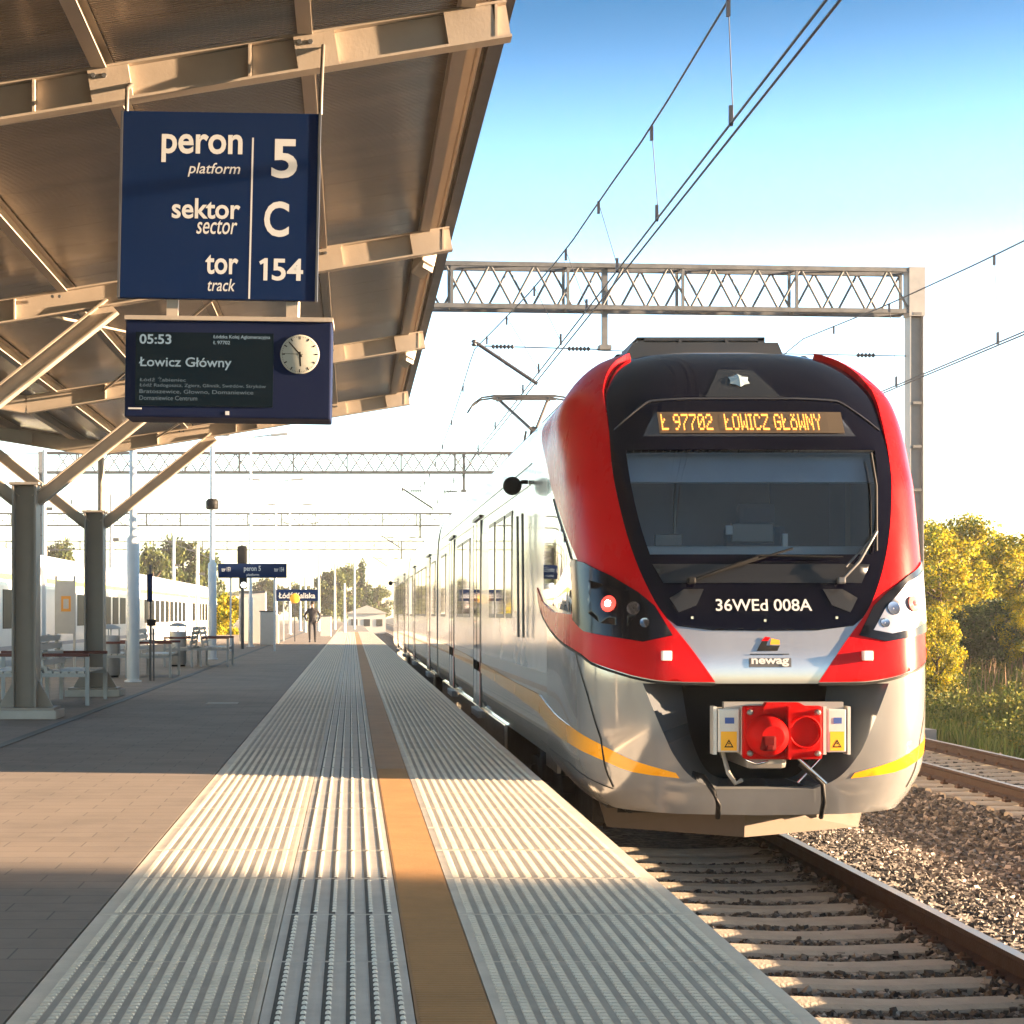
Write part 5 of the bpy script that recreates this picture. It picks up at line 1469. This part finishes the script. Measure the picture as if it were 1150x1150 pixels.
a = [[0, 33, 52, 70, 112, 154], [5, 4.9, 4.4, 4.9, 4.9, 4.9], [-9.6] * 6]
catenary("overhead line above the white coaches left of the platform", -9.6, 3.8, a, 10, 154, [40, 47, 54, 61, 80, 90, 100], rad=.009)

# ------------------------------------------------------------------ white coaches on the far left track
tr = empty("coach_train", (-9.75, 28, RZ)); tag(tr, "white coaches with a lime green stripe and dark windows standing left of the platform", "train")
LIME = mat("lime stripe", (.42, .55, .06), .4); XW = -8.32
cw = mat("coach white", (.74, .74, .73), .35, 0, var=.05, vs=1, coat=.4)
csec = [(-1.36, -.3), (-1.40, .1), (-1.40, 1.9), (-1.36, 2.35), (-1.15, 2.72), (-.7, 2.93), (0, 2.99), (.7, 2.93), (1.15, 2.72), (1.36, 2.35), (1.40, 1.9), (1.40, .1), (1.36, -.3)]
for k in range(4):
    y0 = 27 + k * 21.6; y1 = y0 + 21.0
    mb = MB(); ks = len(csec); vs = []
    secs = [(y0, 1), (y1, 1)] if k < 3 else [(y0, 1), (y1 - 2.5, 1), (y1 - 1.0, .93), (y1, .74)]
    for (y, s) in secs: vs += [(a * s, y - 28, (z + .3) * s - RZ - .3) for a, z in csec]
    for j in range(len(secs) - 1):
        for i in range(ks - 1): mb.add([vs[j * ks + i], vs[j * ks + i + 1], vs[(j + 1) * ks + i + 1], vs[(j + 1) * ks + i]], [(0, 3, 2, 1)], False)
    mb.add(vs[:ks], [tuple(range(ks))]); mb.add(vs[-ks:], [tuple(range(ks))])
    b_ = mb.build("coach_body", cw, tr)
    mb = MB(); mb.box((1.385, (y0 + y1) / 2 - 28, 2.12 - RZ), (.05, 20.4, .14), ry=R(-5)); mb.build("lime_stripe", LIME, b_)
    mb = MB(); mb.box((1.396, (y0 + y1) / 2 - 28, .38 - RZ), (.02, 20.4, .10)); mb.build("lower_stripe", mat("grey blue stripe", (.20, .22, .30), .4), b_)
    for w_ in range(9):
        yw = y0 + 1.6 + w_ * 2.0
        mb = MB(); mb.box((1.397, yw + .75 - 28, 1.33 - RZ), (.03, 1.5, .95), bev=.012)
        mb.build("window", mat("coach window", (.004, .005, .007), .4, spec=.05), b_)
    mb = MB(); mb.box((0, (y0 + y1) / 2 - 28, -.55 - RZ + .1), (2.2, 19, .4)); mb.build("underframe", UNDER, b_)

# background rows
def simple_box_house(x, y, w, d, h, lab, wall, roofm, nwin):
    r = empty("building", (x, y, -1.0)); tag(r, lab, "building")
    mb = MB(); mb.box((0, 0, h / 2), (w, d, h)); wl_ = mb.build("wall", wall, r)
    mb = MB(); mb.prism([(-w / 2 - .3, -d / 2 - .3, h + .003), (w / 2 + .3, -d / 2 - .3, h + .003), (0, -d / 2 - .3, h + w * .22)], (0, d + .6, 0)); mb.build("roof", roofm, r)
    for i in range(nwin):
        mb = MB(); mb.box((-w / 2 + (i + .5) * w / nwin, -d / 2 - .02, h * .55), (w / nwin * .5, .06, h * .35)); mb.build("window", GLASSD, r)
simple_box_house(at(412, 0, 200).x, 204, 4.2, 9, 2.3, "small white building with a low roof at the far end of the platform", WHITES, mat("pale roof", (.4, .38, .36), .7), 3)
simple_box_house(at(95, 0, 230).x - 6, 236, 26, 10, 5.0, "long low grey building behind the white coaches", CONC, mat("grey roof", (.25, .24, .24), .7), 8)
for (px_, Y, top, lab) in ((376, 140, 633, "thin grey mast left of the far round trees"), (387, 118, 655, "short white post near the platform end"), (398, 150, 622, "thin tall mast between the round trees and the poplar"), (358, 128, 622, "thin mast right above the walking person"), (343, 120, 648, "short white post left of the walking person"), (195, 90, 600, "white mast beside the white coaches, near the bench"), (222, 80, 612, "dark slim mast left of the tall collared lamp post"), (125, 70, 555, "white mast rising behind the second forked column"), (50, 66, 505, "tall pale mast at the left end of the second gantry")):
    p = at(px_, top, Y); o = empty("mast", (p.x, Y, -1.0)); tag(o, lab, "mast")
    mb = MB(); mb.tube([(0, 0, 0), (0, 0, p.z + 1.0)], [.11, .07], 8); mb.build("pole", mat("mast pale", (.55, .55, .53), .5), o)
    mb = MB(); mb.box((0, 0, .1), (.4, .4, .2)); mb.box((0.15, 0, p.z * .7 + 1), (.3, .1, .12)); mb.build("fitting", GALV, o)
# pale track cabinets on the far platform
for (px_, Y, h_, lab) in ((366, 96, 1.1, "low white box right of the walking person"), (301, 70, 1.3, "low white box right of the tall cabinet")):
    p = at(px_, 0, Y); o = empty("equipment_box", (p.x, Y, 0)); tag(o, lab, "equipment box")
    mb = MB(); mb.box((0, 0, h_ / 2), (.6, .5, h_), bev=.03); mb.build("body", WHITES, o); mb = MB(); mb.box((0, 0, h_ + .02), (.66, .56, .05)); mb.build("lid", GALV, o)

# ------------------------------------------------------------------ vegetation
def leaf_mat(name, lo, mid, hi, trans=.35):
    m, n, l, b = node_mat(name)
    geo = n.new("ShaderNodeNewGeometry"); rp = ramp(n, [(0.0, lo), (.5, mid), (1.0, hi)])
    oi = n.new("ShaderNodeTexCoord"); nz = n.new("ShaderNodeTexNoise"); nz.inputs["Scale"].default_value = .9
    l.new(oi.outputs["Object"], nz.inputs["Vector"])
    mm = n.new("ShaderNodeMath"); mm.operation = 'ADD'; m3 = n.new("ShaderNodeMath"); m3.operation = 'MULTIPLY_ADD'; m3.inputs[1].default_value = 1.3; m3.inputs[2].default_value = -.62
    l.new(nz.outputs["Fac"], m3.inputs[0]); m4 = n.new("ShaderNodeMath"); m4.operation = 'MULTIPLY'; m4.inputs[1].default_value = .9
    l.new(geo.outputs["Random Per Island"], m4.inputs[0]); l.new(m3.outputs[0], mm.inputs[0]); l.new(m4.outputs[0], mm.inputs[1])
    l.new(mm.outputs[0], rp.inputs["Fac"])
    l.new(rp.outputs["Color"], b.inputs["Base Color"]); b.inputs["Roughness"].default_value = .6; b.inputs["Specular IOR Level"].default_value = .25
    out = n["Material Output"]; ts = n.new("ShaderNodeBsdfTranslucent"); l.new(rp.outputs["Color"], ts.inputs[0])
    mx = n.new("ShaderNodeMixShader"); mx.inputs[0].default_value = trans
    l.new(b.outputs[0], mx.inputs[1]); l.new(ts.outputs[0], mx.inputs[2]); l.new(mx.outputs[0], out.inputs[0])
    return m
LEAFY = leaf_mat("golden leaves", (.035, .075, .008), (.26, .25, .012), (.62, .44, .012), .38)
LEAFG = leaf_mat("green leaves", (.025, .045, .012), (.06, .085, .02), (.12, .13, .03), .3)
LEAFD = leaf_mat("dark green leaves", (.010, .026, .008), (.028, .055, .015), (.06, .09, .025), .2)
BARK = mat("bark", (.07, .05, .035), .9, 0, var=.3, vs=8)
def leaves(k, rx, ry, h0, h1, size, shape=1.0, nbl=26, spread=.36, seed=0):
    g_ = np.random.default_rng(seed)
    c = g_.normal(0, 1, (nbl, 3)); c /= np.linalg.norm(c, axis=1)[:, None]; c *= (g_.uniform(.15, 1, (nbl, 1)) ** .45)
    cz = (h0 + h1) / 2 + c[:, 2] * (h1 - h0) / 2 * .84
    t = np.clip((cz - h0) / (h1 - h0), 0, 1); prof_ = np.sin(np.pi * np.clip(t * .86 + .14, 0, 1)) ** .6 if shape == 1 else np.ones_like(t)
    C_ = np.stack([c[:, 0] * rx * .80 * prof_, c[:, 1] * ry * .80 * prof_, cz], 1)
    br_ = g_.uniform(.55, 1.25, nbl) * spread
    i = g_.integers(0, nbl, k)
    d = g_.normal(0, 1, (k, 3)); d /= np.linalg.norm(d, axis=1)[:, None]
    P = C_[i] + d * (br_[i] * (g_.uniform(0, 1, k) ** .4))[:, None] * np.array([rx, ry, (h1 - h0) / 2])[None] * np.array([1, 1, .8])
    P[:, 2] = np.maximum(P[:, 2], h0 * .6 + .05)
    a = g_.normal(0, 1, (k, 3)); a /= np.linalg.norm(a, axis=1)[:, None]
    b_ = np.cross(a, g_.normal(0, 1, (k, 3))); b_ /= np.linalg.norm(b_, axis=1)[:, None]
    s = size * g_.uniform(.6, 1.4, k)[:, None]
    V = np.stack([P - a * s, P - b_ * s * .55, P + a * s, P + b_ * s * .55], 1).reshape(-1, 3)
    return V
def crown_obj(name, V, m, parent): return raw_mesh(name, V, np.arange(len(V)), 4, m, parent)
def tree_proto(name, h, r, k, size, m, seed, trunk=.12, h0=.15, nbl=30, spread=.34):
    t = empty(name, (0, 0, 0))
    crown_obj("crown", leaves(k, r, r, h * h0, h, size, 1.0, nbl, spread, seed), m, t)
    mb = MB(); g_ = random.Random(seed)
    mb.tube([(0, 0, -.3), (.05, 0, h * .3), (-.04, .05, h * .6), (0, 0, h * .9)], [trunk, trunk * .8, trunk * .5, trunk * .12], 8)
    for q in range(7):
        a = g_.uniform(0, 6.28); z = h * g_.uniform(.2, .65); mb.tube([(0, 0, z), (r * .4 * math.cos(a), r * .4 * math.sin(a), z + h * .14), (r * .75 * math.cos(a), r * .75 * math.sin(a), z + h * .24)], [trunk * .45, trunk * .25, trunk * .06], 5)
    mb.build("trunk", BARK, t)
    return t
def plant(proto, spots, grp, cat, used):
    for (x, y, z, s, sz, rz, lab) in spots:
        o = proto if not used else copy_tree(proto)
        used.append(1)
        o.location = (x, y, z); o.scale = (s, s, sz); o.rotation_euler = (0, 0, rz); tag(o, lab, cat, grp)
gy = tree_proto("autumn_tree", 5.0, 2.0, 15000, .058, LEAFY, 3, .10, .02, 75, .21)
def T(px, Y, top, s, lab, zg=None):
    x = (px - VX) / F * Y; z = ground_z(x, Y) if zg is None else zg; zt = H - (top - VY) / F * Y
    return (x, Y, z, s, (zt - z) / 5.0, random.uniform(0, 6), lab)
plant(gy, [T(1056, 50, 580, 0.95, "golden-leaved tree right behind the train's right side"), T(1085, 54, 566, 1.0, "tallest golden autumn tree, second from the train"), T(1113, 55, 588, .95, "golden autumn tree with a rounded top, third from the train"), T(1146, 52, 590, 1.0, "golden autumn tree at the right edge of the photo"),
           T(1045, 58, 574, .9, "greenish golden tree half hidden behind the train"), T(1178, 56, 585, 1.0, "golden autumn tree just past the right edge of the photo"), T(1052, 41, 672, .42, "low bright yellow shrub beside the train's right flank"), T(1150, 45, 660, .5, "low bright yellow shrub at the right edge of the photo")], "golden autumn trees beyond the tracks", "tree", [])
gd = tree_proto("dark_shrub", 2.6, 1.9, 8000, .05, LEAFD, 5, .05, .0, 50, .24)
def T2(px, Y, top, s, lab):
    x = (px - VX) / F * Y; z = ground_z(x, Y); zt = H - (top - VY) / F * Y
    return (x, Y, z, s, (zt - z) / 2.6, random.uniform(0, 6), lab)
plant(gd, [T2(1082, 47, 668, .85, "dark green shrub below the tallest golden tree"), T2(1115, 46, 660, 1.0, "broad dark green shrub in the middle of the right-hand growth"), T2(1148, 47.5, 668, .9, "dark green shrub at the right edge of the photo")], "dark shrubs under the golden trees", "shrub", [])
# weeds and grass on the bank
def blades(name, k, x0, x1, y0, y1, hmin, hmax, w, m, skew=.35, cond=None):
    X = rng.uniform(x0, x1, k); Y = rng.uniform(y0, y1, k)
    if cond is not None:
        q = cond(X, Y); X = X[q]; Y = Y[q]; k = len(X)
    patch = .55 + .45 * np.sin(X * 1.7 + Y * .6) * np.sin(Y * .9 - X * .4)
    Z = np.array([ground_z(a, b2) for a, b2 in zip(X, Y)]); h = rng.uniform(hmin, hmax, k) * (.6 + .6 * patch)
    a = rng.uniform(0, 6.28, k); lean = rng.uniform(0, skew, k) * h; la = rng.uniform(0, 6.28, k)
    dx = np.cos(a) * w; dy = np.sin(a) * w
    B = np.stack([X, Y, Z - .03], 1); D = np.stack([dx, dy, 0 * dx], 1)
    M = B + np.stack([np.cos(la) * lean * .35, np.sin(la) * lean * .35, h * .55], 1); Tt = B + np.stack([np.cos(la) * lean, np.sin(la) * lean, h], 1)
    V = np.stack([B - D, B + D, M + D * .8, Tt, M - D * .8], 1).reshape(-1, 3)
    o = raw_mesh(name, V, np.arange(len(V)), 5, m); return tag(o, kind="stuff")
GRASSM = leaf_mat("weedy grass", (.08, .12, .025), (.16, .22, .045), (.30, .28, .09), .4)
DRYM = leaf_mat("dry seed heads", (.20, .12, .08), (.36, .22, .15), (.50, .34, .21), .4)
inb = lambda X, Y: X > 11.0 + np.sin(Y * .8) * .3
blades("grass", 70000, 10.8, 27, 28, 62, .12, .50, .018, GRASSM, .45, inb)
blades("dry_weeds", 3000, 13.5, 27, 40, 64, .4, .9, .012, DRYM, .3)
LEAFS = leaf_mat("scrub leaves", (.05, .085, .02), (.14, .17, .03), (.36, .28, .05), .3)
V = []
for i in range(150):
    y = rng.uniform(31, 60); x = rng.uniform(11.4, 25)
    if rng.uniform() < .5: x = rng.uniform(11.4, 15) + (y - 31) * .12
    hgt = rng.uniform(.35, 1.15); q = leaves(320, hgt * .8, hgt * .8, 0, hgt, .032, 0, 12, .36, 700 + i)
    q[:, 0] += x; q[:, 1] += y; q[:, 2] += ground_z(x, y); V.append(q)
o = raw_mesh("scrub", np.concatenate(V), np.arange(sum(len(v) for v in V)), 4, LEAFS); tag(o, kind="stuff")
# far trees on the left and at the end of the line
gt = tree_proto("tree", 8.0, 3.2, 5000, .20, LEAFG, 9, .2, .2, 30, .34)
def T3(px, Y, top, s, lab, base=-1.2, hh=8.0):
    x = (px - VX) / F * Y; zt = H - (top - VY) / F * Y; return (x, Y, base, s, (zt - base) / hh, random.uniform(0, 6), lab)
plant(gt, [T3(172, 150, 606, .75, "leafy tree behind the white coaches, left one of a pair"), T3(205, 155, 596, 1.0, "tall leafy tree behind the white coaches beside the dark mast"), T3(232, 165, 612, .7, "small leafy tree left of the tall collared lamp post"), T3(372, 230, 634, .9, "round pale tree left of the poplar at the far end"), T3(388, 240, 630, 1.0, "taller round tree beside the poplar at the far end"),
           T3(425, 260, 655, .9, "low tree behind the small white far building"), T3(338, 250, 652, 1.0, "low far tree behind the station name board"), T3(65, 160, 600, .8, "leafy tree seen between the two forked columns above the coaches"), T3(300, 240, 645, 1.0, "far tree behind the tall cabinet")], "green trees in the distance", "tree", [])
gp2 = tree_proto("poplar_tree", 12, 1.3, 3500, .22, LEAFD, 12, .2, .08, 26, .40)
plant(gp2, [T3(408, 250, 626, 1.0, "tall narrow poplar at the far end of the line", -1.2, 12.0)], "poplars", "tree", [])
gs2 = tree_proto("yellow_bush", 3.0, 1.8, 3000, .10, LEAFY, 14, .06, 0, 20, .34)
plant(gs2, [T3(258, 105, 664, 1.0, "yellow-green bush behind the wide platform sign", -1.2, 3.0), T3(246, 110, 676, .8, "lower yellow-green bush left of the wide platform sign's post", -1.2, 3.0)], "yellow-green bushes", "bush", [])
# wood far to the right, beyond the frame, that shades the near platform in the low sun
V = []
for i in range(26):
    x = rng.uniform(52, 66); y = -58 + i * 2.35 + rng.uniform(-.8, .8)
    q = leaves(1500, 3.0, 3.0, .2, rng.uniform(11, 14), .50, 1.0, 24, .42, 100 + i); q[:, 0] += x; q[:, 1] += min(y, 0.3); q[:, 2] -= .6; V.append(q)
o = raw_mesh("wood", np.concatenate(V), np.arange(sum(len(v) for v in V)), 4, LEAFG); tag(o, kind="stuff")
# distant tree line along the horizon
V = []
for i in range(90):
    x = -330 + i * 8 + rng.uniform(-3, 3); 
    if -6 < x < 40: continue
    q = leaves(260, 6, 5, 0, rng.uniform(5, 9.5), 1.0, 1.0, 14, .42, 300 + i); q[:, 0] += x; q[:, 1] += 400 + rng.uniform(-20, 20); q[:, 2] -= 1.3; V.append(q)
o = raw_mesh("far_wood", np.concatenate(V), np.arange(sum(len(v) for v in V)), 4, LEAFG); tag(o, kind="stuff")

# ------------------------------------------------------------------ thin morning haze in the air
HAZE = True
if HAZE:
    mb = MB(); mb.box((0, 320, 6.4), (1140, 900, 16.8)); hz_ = mb.build("haze", None if False else mat("haze air", (.8, .8, .8)))
    hm = hz_.data.materials[0]; nt = hm.node_tree; nt.nodes.clear(); ho = nt.nodes.new("ShaderNodeOutputMaterial"); pv = nt.nodes.new("ShaderNodeVolumePrincipled")
    pv.inputs["Color"].default_value = (.92, .93, .95, 1); pv.inputs["Density"].default_value = .00045; pv.inputs["Anisotropy"].default_value = .25
    nt.links.new(pv.outputs[0], ho.inputs["Volume"]); tag(hz_, kind="stuff")
